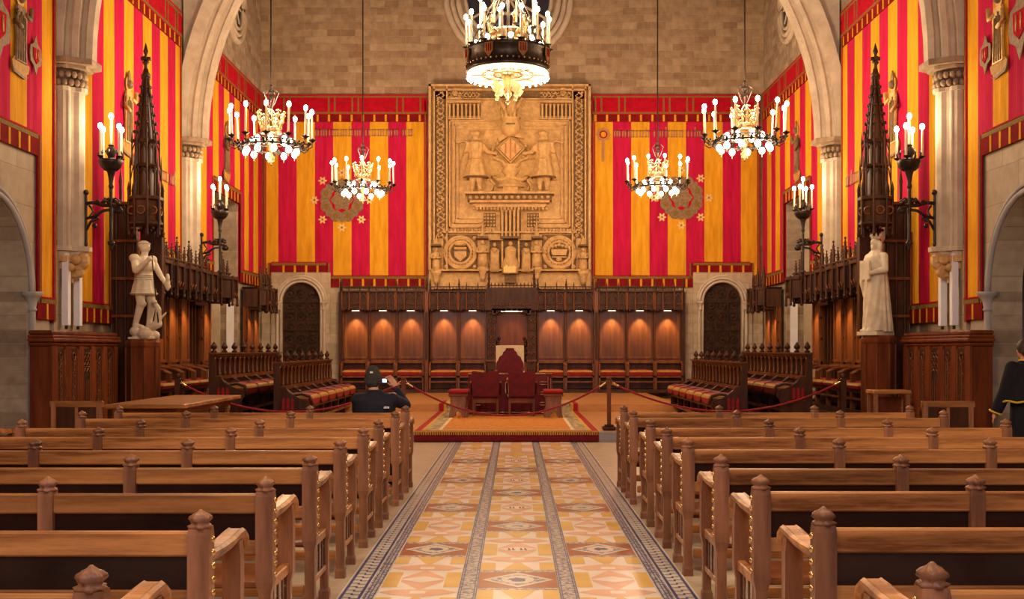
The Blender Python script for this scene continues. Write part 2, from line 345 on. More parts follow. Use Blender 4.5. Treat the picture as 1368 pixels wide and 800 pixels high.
# end wall with door openings
P = end_pt()
DC = {-1: -6.37, 1: 6.18}
mb = MB()
def eb(x0, x1, z0, z1, m='brick_back'): mb.box(x0, x1, YB, YB + .45, z0, z1, m)
eb(-8, -6.95, 0, 14); eb(6.76, 8, 0, 14); eb(-5.79, 5.6, 0, 14); eb(-6.95, -5.79, 3.75, 14); eb(5.6, 6.76, 3.75, 14)
struct(mb, 'wall_back')
for k, s in enumerate((-1, 1)):
    c = DC[s]; r = .56; zs = 3.03
    # stone surround
    mb = MB(); pts = arch_poly(c, r, zs, 20); y0, y1 = YB - .10, YB + .2
    w = .83
    mb.box(c - w - .05, c - r, y0, y1, DZ, zs, 'ashlar_x'); mb.box(c + r, c + w + .05, y0, y1, DZ, zs, 'ashlar_x')
    mb.box(c - w - .05, c - r, y0, y1, zs, 3.9, 'ashlar_x'); mb.box(c + r, c + w + .05, y0, y1, zs, 3.9, 'ashlar_x')
    for i in range(20):
        (u0, v0), (u1, v1) = pts[i], pts[i + 1]
        mb.hexa([(u0, y0, v0), (u1, y0, v1), (u1, y1, v1), (u0, y1, v0), (u0, y0, 3.9), (u1, y0, 3.9), (u1, y1, 3.9), (u0, y1, 3.9)], 'ashlar_x')
    for rr, t, d in ((.60, .035, .03), (.69, .045, .03), (.76, .03, .02)):
        p = [(c + rr * math.cos(PI * i / 24), y0 - d * .5, zs + rr * math.sin(PI * i / 24)) for i in range(25)]
        if rr < .65: p = [(c + rr, y0 - d * .5, DZ)] + p + [(c - rr, y0 - d * .5, DZ)]
        mb.tube(p, t, 'stone', 8)
    for q in (-1, 1):
        mb.cyl((c + q * .70, y0 - .02, DZ + .2), (c + q * .70, y0 - .02, zs - .25), .045, .045, 10, 'stone')
        mb.lathe([(.05, zs - .26), (.07, zs - .22), (.05, zs - .2), (.08, zs - .08), (.12, zs - .04), (.12, zs)], (c + q * .68, y0 - .03, 0), 10, 'stone')
        mb.lathe([(.09, DZ), (.09, DZ + .15), (.055, DZ + .2)], (c + q * .70, y0 - .02, 0), 10, 'stone')
    struct(mb, 'trim_%d' % (3 + k))
    # the paved flank of rough stone beside the door, down to the dais
    mb = MB()
    x0, x1 = (-7.55, c - w - .05) if s < 0 else (c + w + .05, 7.38)
    mb.box(x0, x1, YB - .05, YB, DZ, 3.45, 'ashlar_x')
    x0, x1 = (c + w + .05, -5.05) if s < 0 else (4.88, c - w - .05)
    mb.box(x0, x1, YB - .05, YB, DZ, 3.45, 'ashlar_x')
    struct(mb, 'trim_%d' % (5 + k))
    mb = MB()
    dp = [(c - r, DZ)] + [(c + r * math.cos(PI - PI * i / 16), zs + r * math.sin(PI * i / 16)) for i in range(17)] + [(c + r, DZ)]
    mb.prism(dp, lambda u, v, w_: (u, w_, v), YB + .02, YB + .1, 'doorwood')
    d = struct(mb, 'door_%d' % (k + 1))
    mb = MB()   # carved lattice of the door leaf
    for i in range(9):
        for j in (-1, 0, 1):
            x = c + j * .33; z = .55 + i * .34
            if z > 3.3 and j: continue
            mb.ring((x, YB + .01, z), .12, .018, 'doorwood', 'y', 12, 5); mb.ball((x, YB + .01, z), (.05, .03, .05), 'doorwood', 8, 4)
    for j in (-.5, .5): mb.box(c + j * .33 - .02, c + j * .33 + .02, YB - .01, YB + .03, .3, 3.2, 'doorwood')
    for z in (1.2, 2.2, 3.03): mb.box(c - .54, c + .54, YB - .015, YB + .03, z - .03, z + .03, 'doorwood')
    tag(mb.build('door_carving', d), kind='structure')
# large oculus of the end wall
mb = MB(); c = (-.19, YB - .03, 12.1)
for rr, t in ((1.85, .10), (1.68, .08), (1.50, .09), (1.28, .06)): mb.ring(c, rr, t, 'stone', 'y', 48, 8)
mb.cyl((c[0], YB - .01, c[2]), (c[0], YB - .03, c[2]), 1.3, 1.3, 40, 'glass')
for a in range(6):
    t = a * PI / 6; d = Vector((math.cos(t), 0, math.sin(t))) * 1.28; q = Vector((c[0], YB - .06, c[2])); mb.cyl(q - d, q + d, .04, .04, 6, 'stone')
mb.ring((c[0], YB - .06, c[2]), .5, .05, 'stone', 'y', 24, 6)
struct(mb, 'window_1')
# ceiling and the wall behind the camera with its window opening
mb = MB(); mb.box(-9, 9, -7, 34, 14, 14.3, 'darkwood')
for i in range(20): mb.box(-8, 8, -6 + i * 2.05, -5.75 + i * 2.05, 13.7, 14, 'darkwood')
struct(mb, 'ceiling')
mb = MB(); mb.box(-8, 8, -7.4, -7, 0, 14, 'brick_back'); struct(mb, 'wall_front')

# ------------------------------------------------------------------ piers and diaphragm arches
def pier(s, yc, y0name):
    P = side_pt(s); mb = MB()
    # bundle of shafts from the corbel to the capital
    cx, cy = OX + s * 7.5, yc
    zb, zt = 3.32, 5.92
    prof = [(-.27, 0.), (-.27, .10), (-.22, .16), (-.16, .17), (-.12, .22), (-.10, .30), (-.05, .34), (.05, .34), (.10, .30), (.12, .22), (.16, .17), (.22, .16), (.27, .10), (.27, 0.)]
    f = lambda u, v, w: P(cy + u, w, v)
    mb.prism(prof, f, zb, zt, 'stone')
    for u, v, r in ((0, .30, .06), (-.19, .15, .045), (.19, .15, .045)): mb.cyl(P(cy + u, zb, v), P(cy + u, zt, v), r, r, 10, 'stone')
    # capital: foliage band then projecting moulded abacus
    def scaled(k, k2=None): k2 = k2 or k; return [(u * k, v * k2) for u, v in prof]
    mb.prism(scaled(1.15), f, zt - .02, zt + .05, 'stone')
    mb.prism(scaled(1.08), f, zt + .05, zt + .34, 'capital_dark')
    for row in range(2):
        for i in range(11):
            t = PI * (i + .5 * row) / 10; u, v = math.cos(t) * .29, math.sin(t) * .33 + .03
            mb.ball(P(cy + u, zt + .11 + row * .13, v), (.05, .045, .06), 'capital', 6, 4)
    mb.prism([(-.35, 0), (-.35, .18), (-.16, .44), (.16, .44), (.35, .18), (.35, 0)], f, zt + .34, zt + .40, 'capital')
    mb.prism([(-.45, 0), (-.45, .22), (-.22, .56), (.22, .56), (.45, .22), (.45, 0)], f, zt + .40, zt + .50, 'capital')
    # corbel below, tapering with a carved figure
    for i, (k, z0, z1) in enumerate(((1.35, zb - .08, zb), (1.15, zb - .16, zb - .08), (1.25, zb - .26, zb - .16), (1.0, zb - .38, zb - .26), (.75, zb - .5, zb - .38), (.45, zb - .6, zb - .5))):
        mb.prism(scaled(k), f, z0, z1, 'relief' if i > 1 else 'stone')
    for u, v, z, r in ((0, .32, -.26, .12), (-.14, .26, -.22, .09), (.14, .26, -.22, .09), (0, .26, -.42, .1), (-.08, .34, -.14, .06), (.1, .33, -.15, .06), (-.2, .2, -.35, .07), (.2, .2, -.35, .07)):
        mb.ball(P(cy + u, zb + z, v), r, 'relief', 8, 6)
    struct(mb, 'pillar_' + SIDE[s])
    # rough stone strip of the pier below the corbel
    mb = MB(); mb.hexa([P(cy - .5, 0, 0), P(cy + .5, 0, 0), P(cy + .5, 0, .045), P(cy - .5, 0, .045), P(cy - .5, zb, 0), P(cy + .5, zb, 0), P(cy + .5, zb, .045), P(cy - .5, zb, .045)], 'ashlar')
    struct(mb, 'pillar_base_' + SIDE[s])
for yc in (18.85, 25.8):
    for s in (-1, 1): pier(s, yc, yc)
    mb = MB(); n = 48; zs = 6.42
    # moulded rib, profile (radius, offset along the hall)
    prof = [(6.98, -.10), (6.98, .10), (7.06, .17), (7.10, .14), (7.16, .14), (7.16, .27), (7.24, .32), (7.30, .29), (7.36, .29), (7.36, .40), (7.60, .46), (7.60, -.46), (7.36, -.40), (7.36, -.29), (7.30, -.29), (7.24, -.32), (7.16, -.27), (7.16, -.14), (7.10, -.14), (7.06, -.17)]
    k = len(prof); vs = []
    for i in range(n + 1):
        t = PI * i / n
        for r, w in prof: vs.append((OX + r * math.cos(t), yc + w, zs + r * math.sin(t)))
    fs = [(i * k + j, i * k + (j + 1) % k, (i + 1) * k + (j + 1) % k, (i + 1) * k + j) for i in range(n) for j in range(k)]
    mb.add(vs, fs, 'stone')
    # wall above the arch
    for i in range(n):
        t0, t1 = PI * i / n, PI * (i + 1) / n
        p0 = (OX + 7.45 * math.cos(t0), zs + 7.45 * math.sin(t0)); p1 = (OX + 7.45 * math.cos(t1), zs + 7.45 * math.sin(t1))
        mb.hexa([(p0[0], yc - .3, p0[1]), (p1[0], yc - .3, p1[1]), (p1[0], yc + .3, p1[1]), (p0[0], yc + .3, p0[1]), (p0[0], yc - .3, 14), (p1[0], yc - .3, 14), (p1[0], yc + .3, 14), (p0[0], yc + .3, 14)], 'stone')
    struct(mb, 'wall_arch')

# ------------------------------------------------------------------ tiled aisle
mb = MB(); AX = .02; AY0, AY1 = .6, 19.49
def q(x0, x1, y0, y1, m, z=.003): mb.add([(AX + x0, y0, z), (AX + x1, y0, z), (AX + x1, y1, z), (AX + x0, y1, z)], [(0, 1, 2, 3)], m)
def tri(pts, m, z=.0045): mb.add([(AX + x, y, z) for x, y in pts], [tuple(range(len(pts)))], m)
q(-1.17, 1.17, AY0, AY1, 't_white', .002)
for s in (-1, 1):
    for a, b in ((1.135, 1.155), (1.015, 1.035)): q(s * a, s * b, AY0, AY1, 't_blue', .0035)
    y = AY0; k = 0
    while y < AY1 - .12:   # meander of stepped keys
        a, b = (1.035, 1.09) if k % 2 else (1.08, 1.135)
        q(s * 1.035, s * 1.086, y, y + .014, 't_blue', .0035); q(s * 1.080, s * 1.092, y, y + .05, 't_blue', .0035)
        q(s * 1.086, s * 1.135, y + .036, y + .05, 't_blue', .0035); y += .11; k += 1
    q(s * .93, s * 1.005, AY0, AY1, 't_greyblue')
    for a in (.985, .935, .962): q(s * a, s * (a + .007), AY0, AY1, 't_blue', .0045)
    q(s * .275, s * .395, AY0, AY1, 't_greyblue')
    for a in (.272, .287, .374, .389): q(s * a, s * (a + .007), AY0, AY1, 't_blue', .0045)
PER = 2.37
def field(x0, x1, yp, half):    # one repeat: diamond panel at yp then the geometric carpet of lozenges
    w = x1 - x0; c = (x0 + x1) / 2
    def X(t): return x0 + w * t
    ph = .30
    for sg in (-1, 1):
        q(x0, x1, yp + sg * ph - .035, yp + sg * ph + .035, 't_greyblue', .0035)
        q(x0, x1, yp + sg * ph - .006, yp + sg * ph + .006, 't_white', .004)
    q(x0, x1, yp - ph + .035, yp + ph - .035, 't_terra', .0035)
    h = ph - .05
    tri([(x0 + .02, yp), (c, yp - h), (x1 - .02, yp), (c, yp + h)], 't_white', .0045)
    tri([(x0 + .06, yp), (c, yp - h * .78), (x1 - .06, yp), (c, yp + h * .78)], 't_greyblue', .005)
    n = 20; tri([(c + w * .21 * math.cos(2 * PI * i / n), yp + h * .52 * math.sin(2 * PI * i / n)) for i in range(n)], 't_white', .0055)
    # little blue beast or emblem in the medallion
    rr = random.Random(int(yp * 100) + int(x0 * 50))
    pts = []
    for i in range(14):
        a = 2 * PI * i / 14; k = rr.uniform(.45, 1.0); pts.append((c + w * .14 * k * math.cos(a), yp + h * .34 * k * math.sin(a)))
    tri(pts, 't_blue' if rr.random() < .6 else 't_greyblue', .006)
    # geometric part from yp+ph to yp+PER-ph, in two mirrored squares
    A, B = yp + ph + .035, yp + PER - ph - .035
    L = B - A
    q(x0, x1, A, B, 't_cream', .0035)
    cs = .2
    for (a, b, d) in ((A, A + L * .5, 1), (B, A + L * .5, -1)):
        H = abs(b - a)
        Y = lambda t: a + d * H * t
        for (u0, u1) in ((0, cs), (1 - cs, 1)):
            tri([(X(u0), Y(0)), (X(u1), Y(0)), (X(u1), Y(.34)), (X(u0), Y(.34))], 't_yellow')
        tri([(X(.28), Y(0)), (X(.72), Y(0)), (X(.5), Y(.42))], 't_yellow', .0046)
        tri([(X(cs), Y(.42)), (X(.5), Y(.34)), (X(1 - cs), Y(.42)), (X(1 - cs), Y(.62)), (X(cs), Y(.62))], 't_salmon', .005)
        tri([(X(0), Y(.52)), (X(cs), Y(.42)), (X(cs), Y(.62))], 't_salmon', .0051)
        tri([(X(1), Y(.52)), (X(1 - cs), Y(.42)), (X(1 - cs), Y(.62))], 't_salmon', .0051)
        tri([(X(.40), Y(.47)), (X(.60), Y(.47)), (X(.60), Y(.57)), (X(.40), Y(.57))], 't_cream', .0056)
        for (u0, u1) in ((0, cs), (1 - cs, 1)):
            tri([(X(u0), Y(.70)), (X(u1), Y(.70)), (X(u1), Y(1)), (X(u0), Y(1))], 't_yellow')
        tri([(X(.5), Y(.60)), (X(.78), Y(.92)), (X(.78), Y(1)), (X(.22), Y(1)), (X(.22), Y(.92))], 't_salmon', .0046)
    ym = (A + B) / 2
    tri([(X(.2), ym), (X(.5), ym - .11), (X(.8), ym), (X(.5), ym + .11)], 't_cream', .0060)
    if half:
        for t in (.36, .42, .54, .60): tri([(X(t), ym - .05), (X(t + .045), ym - .05), (X(t + .02), ym + .05), (X(t), ym + .05)], 't_brown', .0066)
# clip the carpet to the aisle: only whole repeats, framed by tracery at both ends
for i in range(8):
    yc = .68 + i * PER
    if yc + PER < AY1: field(-.27, .27, yc, True)
    yp = 1.87 + i * PER
    if yp + PER < AY1: field(-.92, -.40, yp, False); field(.40, .92, yp, False)
yp = .68 + 7 * PER; field(-.27, .27, yp - .0, False) if yp + PER < AY1 else None
lastc = max(.68 + i * PER for i in range(8) if .68 + i * PER + PER < AY1) + PER
lasts = max(1.87 + i * PER for i in range(8) if 1.87 + i * PER + PER < AY1) + PER
for (x0, x1, y0) in ((-.27, .27, lastc - .3), (-.92, -.40, lasts - .3), (.40, .92, lasts - .3)):
    if AY1 - y0 > .1:
        q(x0, x1, y0, AY1, 't_salmon'); n = 4
        for i in range(n):
            for j in range(3):
                if (i + j) % 2: xa = x0 + (x1 - x0) * j / 3; q(xa, xa + (x1 - x0) / 3, y0 + (AY1 - y0) * i / n, y0 + (AY1 - y0) * (i + 1) / n, 't_yellow' if j == 1 else 't_cream', .004)
struct(mb, 'floor_tiles')
# ------------------------------------------------------------------ striped hangings
STW = .545
def pbox(mb, P, u0, u1, z0, z1, d0, d1, m):
    mb.hexa([P(u0, z0, d0), P(u1, z0, d0), P(u1, z0, d1), P(u0, z0, d1), P(u0, z1, d0), P(u1, z1, d0), P(u1, z1, d1), P(u0, z1, d1)], m)
def ripple(u, z, seed): return .010 * math.sin(u * 9 + seed) + .008 * math.sin(u * 23 + seed * 2 + z * .3)
def hanging(label, P, segs, ztop, first_red=False, ustart=None, flip=False, top=True, seed=0., edges=(True, True), top_h=.62):
    """segs: list of (u0, u1, zbottom) from one side to the other"""
    u0, u1 = segs[0][0], segs[-1][1]
    c = P((u0 + u1) / 2, min(z for _, _, z in segs), .03)
    t = thing('tapestry', label, 'tapestry', c, 'striped wall hangings')
    mb = MB(); D = .055
    us = ustart if ustart is not None else u0
    cuts = {u0, u1}
    for a, b, _ in segs: cuts |= {a, b}
    k = math.floor((u0 - us) / STW)
    while us + k * STW < u1:
        if us + k * STW > u0: cuts.add(us + k * STW)
        k += 1
    cuts = sorted(cuts); fine = []
    for a, b in zip(cuts, cuts[1:]):
        n = max(1, int((b - a) / .07))
        fine += [(a + (b - a) * i / n, a + (b - a) * (i + 1) / n) for i in range(n)]
    for a, b in fine:
        mid = (a + b) / 2; zb = [z for x, y, z in segs if x <= mid <= y][0] + .2
        red = (math.floor((mid - us) / STW) % 2 == 0) == first_red
        nz = 6
        vs = []
        for i in range(nz + 1):
            z = zb + (ztop - zb) * i / nz; h = 1 - (i / nz) * .8
            vs += [P(a, z, D + ripple(a, z, seed) * h), P(b, z, D + ripple(b, z, seed) * h)]
        mb.add(vs, [(2 * i, 2 * i + 1, 2 * i + 3, 2 * i + 2) for i in range(nz)], 'red' if red else 'yellow', True)
    # backing so the cloth is not open behind
    for a, b, z in segs: pbox(mb, P, a, b, z + .05, ztop, .004, .022, 'border')
    mb.build('cloth', t)
    mb = MB()
    # vertical selvedges: red strip with olive braid
    for e, (uu, s) in enumerate(((u0, 1), (u1, -1))):
        if not edges[e]: continue
        mb = MB()
        zb = segs[0][2] if e == 0 else segs[-1][2]
        pbox(mb, P, uu, uu + s * .09, zb, ztop, D - .02, D + .022, 'border'); pbox(mb, P, uu + s * .035, uu + s * .065, zb, ztop, D + .022, D + .030, 'olive')
        mb.build('selvedge', t)
    # bottom border following the steps
    mb = MB()
    zs = [z for _, _, z in segs]
    for i, (a, b, z) in enumerate(segs):
        pbox(mb, P, a, b, z + .03, z + .36, D + .0, D + .025, 'fringe_red')
        pbox(mb, P, a, b, z + .29, z + .36, D + .025, D + .034, 'olive'); pbox(mb, P, a, b, z + .37, z + .395, D + .0, D + .03, 'border')
        if i:
            z2 = segs[i - 1][2]; lo, hi = min(z, z2), max(z, z2); s = 1 if z2 < z else -1
            ua, ub = (a, a - s * .10) if z2 < z else (a, a + .10)
            pbox(mb, P, ua, ub, lo + .3, hi + .36, D + .0, D + .026, 'fringe_red'); pbox(mb, P, ua + (ub - ua) * .6, ub, lo + .29, hi + .36, D + .026, D + .034, 'olive')
        k = math.ceil((a - us) / (STW * .62))
        u = us + k * STW * .62
        while u < b - .07:
            pbox(mb, P, u, u + .06, z + .035, z + .285, D + .02, D + .032, 'yellow'); u += STW * .62
    mb.build('bottom_border', t)
    if top:
        mb = MB(); zt, zb = ztop + .20, ztop - top_h - .0
        pbox(mb, P, u0, u1, zb + .22, zt, D + .0, D + .03, 'border')
        pbox(mb, P, u0, u1, zb, zb + .22, D + .0, D + .024, 'fringe_red')
        pbox(mb, P, u0, u1, zt - .10, zt - .05, D + .03, D + .038, 'olive'); pbox(mb, P, u0, u1, zb + .24, zb + .29, D + .03, D + .038, 'olive')
        u = us; k = 0
        while u < u1 - .05:
            if u > u0:
                pbox(mb, P, u, u + .045, zb + .29, zt - .10, D + .03, D + .038, 'olive')
            u += .18 if k % 2 == 0 else (.52 if k % 4 == 1 else 1.15); k += 1
        u = us
        while u < u1 - .07:
            if u > u0: pbox(mb, P, u, u + .06, zb + .01, zb + .21, D + .024, D + .032, 'yellow')
            u += STW * .62
        mb.build('top_border', t)
    return t
def script_line(t, P, u0, u1, z, h, seed, s=1):
    """faded gothic lettering: mostly upright minims with small diamond feet, some ascenders"""
    rr = random.Random(seed); mb = MB(); D = .085; u = u0; nl = 0
    while u < u1:
        n = rr.choice((1, 2, 2, 3)); up = rr.random() < .25
        for i in range(n):
            hh = h * (1.45 if up and i == 0 else 1.0)
            pbox(mb, P, u, u + h * .17, z, z + hh, D, D + .008, 'letter')
            pbox(mb, P, u - h * .04, u + h * .19, z, z + h * .10, D, D + .008, 'letter'); pbox(mb, P, u - h * .02, u + h * .2, z + h * .86, z + h, D, D + .008, 'letter')
            u += h * .34
        if n > 1 and rr.random() < .35: pbox(mb, P, u - h * .3 * n, u - h * .15, z + h * .86, z + h, D, D + .008, 'letter')
        nl += 1
        if nl > 4 and rr.random() < .3: u += h * .5; mb.build('stitched_word', t); mb = MB(); nl = 0
        else: u += h * .14
    if mb.v: mb.build('stitched_word', t)
def disc(mb, P, u, z, r, d, m, n=20, th=.012, lob=0, amp=0.):
    pts = [(u + r * (1 + amp * math.cos(lob * 2 * PI * i / n)) * math.cos(2 * PI * i / n), z + r * (1 + amp * math.cos(lob * 2 * PI * i / n)) * math.sin(2 * PI * i / n)) for i in range(n)]
    mb.prism(pts, lambda a, b, w: P(a, b, w), d, d + th, m)
def roundel(t, P, u, z, r):
    mb = MB(); D = .075
    disc(mb, P, u, z, r * .70, D, 'embroid', 32, .012, 8, .10)
    disc(mb, P, u, z, r * .42, D + .012, 'border', 24); disc(mb, P, u, z, r * .34, D + .024, 'embroid', 24, .012, 6, .15)
    for i in range(8):
        a = 2 * PI * i / 8 + PI / 8
        c = P(u + r * .55 * math.cos(a), z + r * .55 * math.sin(a), D + .03)
        disc(mb, P, u + r * .58 * math.cos(a), z + r * .58 * math.sin(a), r * .20, D + .013, 'embroid', 16, .018)
        disc(mb, P, u + r * .58 * math.cos(a), z + r * .58 * math.sin(a), r * .10, D + .031, 'olive', 12, .008)
    mb.build('emblem', t)
    for i in range(8):
        a = 2 * PI * i / 8
        mb = MB(); disc(mb, P, u + r * .95 * math.cos(a), z + r * .95 * math.sin(a), r * .115, D, 'embgold', 24, .015, 6, .38)
        disc(mb, P, u + r * .95 * math.cos(a), z + r * .95 * math.sin(a), r * .04, D + .015, 'embroid', 10, .01); mb.build('rosette', t)
def stitched_saint(t, P, u, z, h, robe, s=1):
    """a haloed standing figure worked in relief on the cloth, on a small yellow ground"""
    mb = MB(); D = .08
    f = lambda a, b, w: P(u + s * a * h, z + b * h, w)
    mb.prism([(-.15, 0), (.17, 0), (.14, .35), (.17, .58), (.12, .74), (-.1, .74), (-.16, .55), (-.12, .3)], f, D, D + .035, robe)
    for a, b, c_, d_ in ((-.1, .02, -.07, .6), (-.03, .02, -.02, .66), (.04, .02, .03, .62), (.11, .02, .08, .6)):
        mb.tube([f(a, b, D + .035), f(c_, d_, D + .04)], .014 * h, 'embroid', 5)
    mb.tube([f(-.12, .66, D + .03), f(-.22, .5, D + .05), f(-.05, .45, D + .06)], .035 * h, robe, 6)
    mb.tube([f(.12, .66, D + .03), f(.24, .62, D + .05), f(.26, .78, D + .05)], .032 * h, robe, 6)
    disc(mb, P, u, z + .84 * h, .11 * h, D + .005, 'embgold', 20, .012)
    c = f(0, .84, D + .03); mb.ball(c, .065 * h, 'embroid', 10, 6)
    mb.prism([(-.05, .88), (.06, .88), (.05, 1.0), (.0, 1.04), (-.04, .98)], f, D + .01, D + .04, 'embroid')
    mb.build('embroidered_saint', t)
    mb = MB(); mb.prism([(-.24, -.02), (-.2, -.12), (-.08, -.16), (.1, -.16), (.24, -.1), (.28, .0), (.15, .04), (-.18, .04)], f, D - .005, D + .014, 'cushion_yellow')
    mb.prism([(-.26, -.06), (-.2, -.16), (.12, -.2), (.27, -.13), (.2, -.16), (.1, -.16), (-.08, -.14), (-.2, -.10)], f, D, D + .02, 'embroid'); mb.build('ground_patch', t)
def stitched_shield(t, P, u, z, h, name='embroidered_cross'):
    mb = MB(); D = .08
    f = lambda a, b, w: P(u + a * h, z + b * h, w)
    mb.prism([(0, -.5), (.12, -.28), (.3, -.2), (.34, 0), (.3, .2), (.12, .28), (0, .5), (-.12, .28), (-.3, .2), (-.34, 0), (-.3, -.2), (-.12, -.28)], f, D, D + .015, 'embroid')
    mb.prism([(0, -.22), (.16, -.1), (.18, .16), (-.18, .16), (-.16, -.1)], f, D + .015, D + .03, 'border')
    for a in (-.07, .07): mb.tube([f(a, -.1, D + .035), f(a, .12, D + .035)], .012 * h, 'embgold', 5)
    mb.build(name, t)

P = end_pt()
zt = 9.0
# end wall, each side of the great relief
for s in (-1, 1):
    if s < 0:
        segs = [(-7.50, -7.25, 3.42), (-7.25, -5.62, 3.82), (-5.62, -2.62, 3.42)]; us = -2.62 - .07 - STW * 9
        t = hanging('wide red and yellow striped hanging with eight-rosette emblem, on end wall left of stone relief', P, segs, zt, first_red=False, ustart=us, seed=1)
        script_line(t, P, -5.95, -3.1, 7.95, .21, 3); roundel(t, P, -5.15, 6.05, .86)
    else:
        segs = [(2.30, 5.30, 3.42), (5.30, 7.00, 3.82), (7.00, 7.30, 3.42)]; us = 2.37
        t = hanging('wide red and yellow striped hanging with lettering after ornate initial, right of stone relief', P, segs, zt, first_red=False, ustart=us, seed=2)
        script_line(t, P, 2.95, 5.6, 7.92, .21, 9); roundel(t, P, 4.95, 6.12, .86)
        mb = MB(); disc(mb, P, 2.63, 8.0, .2, .085, 'letter', 24, .012, 8, .12); disc(mb, P, 2.63, 8.0, .12, .097, 'yellow', 20, .01)
        mb.ring(P(2.63, 8.0, .11), .10, .022, 'border', 'y', 20, 6); pbox(mb, P, 2.58, 2.66, 7.2, 7.8, .085, .095, 'letter'); mb.build('initial', t)
for s in (-1, 1):
    P = side_pt(s); w = SIDE[s]
    t = hanging('tall striped hanging beyond the far pier on %s wall, cut above stone recess' % w, P, [(26.3, 28.0, 3.42), (28.0, 30.7, 5.55), (30.7, 33.35, 3.42)], zt, first_red=True, ustart=26.3, seed=3 + s)
    stitched_saint(t, P, 29.2, 6.2, 1.3, 'embroid', 1)
    t = hanging('tall striped hanging between two piers, behind the carved spire on %s wall' % w, P, [(19.35, 20.9, 2.05), (20.9, 25.3, 3.42)], zt, first_red=True, ustart=19.98, seed=7 + s)
    script_line(t, P, 22.0, 24.8, 5.2, .22, 12 + s)
    stitched_saint(t, P, 21.75, 5.6, 1.35, 'embgold', 1)
    t = hanging('striped hanging draped over the near doorway arch on %s wall with embroidered saint' % w, P, [(9.5, 17.65, 4.62), (17.65, 18.36, 2.05)], zt, first_red=True, ustart=18.36 - STW * 20 + .04, seed=11 + s)
    stitched_saint(t, P, 17.0, 5.95, 1.15, 'embroid' if s < 0 else 'embgold', 1)
    stitched_shield(t, P, 16.3, 6.35, 1.1); stitched_shield(t, P, 17.55 if s < 0 else 17.5, 6.2, .62, 'embroidered_shield')

# white upright boards under and beside the piers
for s in (-1, 1):
    P = side_pt(s)
    for j, (yc, za, zb, d) in enumerate(((18.62, 2.0, 3.2, .14), (19.12, 2.0, 3.28, .14))):
        mb = MB(); c = P(yc, za, d)
        x = c[0] if j == 0 else c[0]
        mb.bbox(x - .05, x + .05, yc - .06, yc + .06, za, zb, 'white', .01)
        mb.box(x - .02, x + .02, yc - .02, yc + .02, za - .06, za, 'iron')
        tag(mb.build('lamp_panel'), 'white upright lamp strip under %s corbel, %s of the pair' % ('left' if s < 0 else 'right', 'nearer' if j == 0 else 'farther'), 'lamp', 'white lamp strips under the corbels')
    mb = MB(); x = OX + s * 7.62; mb.bbox(x - .09, x + .09, 30.3, 30.4, .9, 2.9, 'white', .015)
    mb.box(x - .12, x + .12, 30.28, 30.42, .17, .9, 'iron')
    tag(mb.build('lamp_panel'), 'white floor-standing lamp board in the stone recess of %s wall' % SIDE[s], 'lamp')
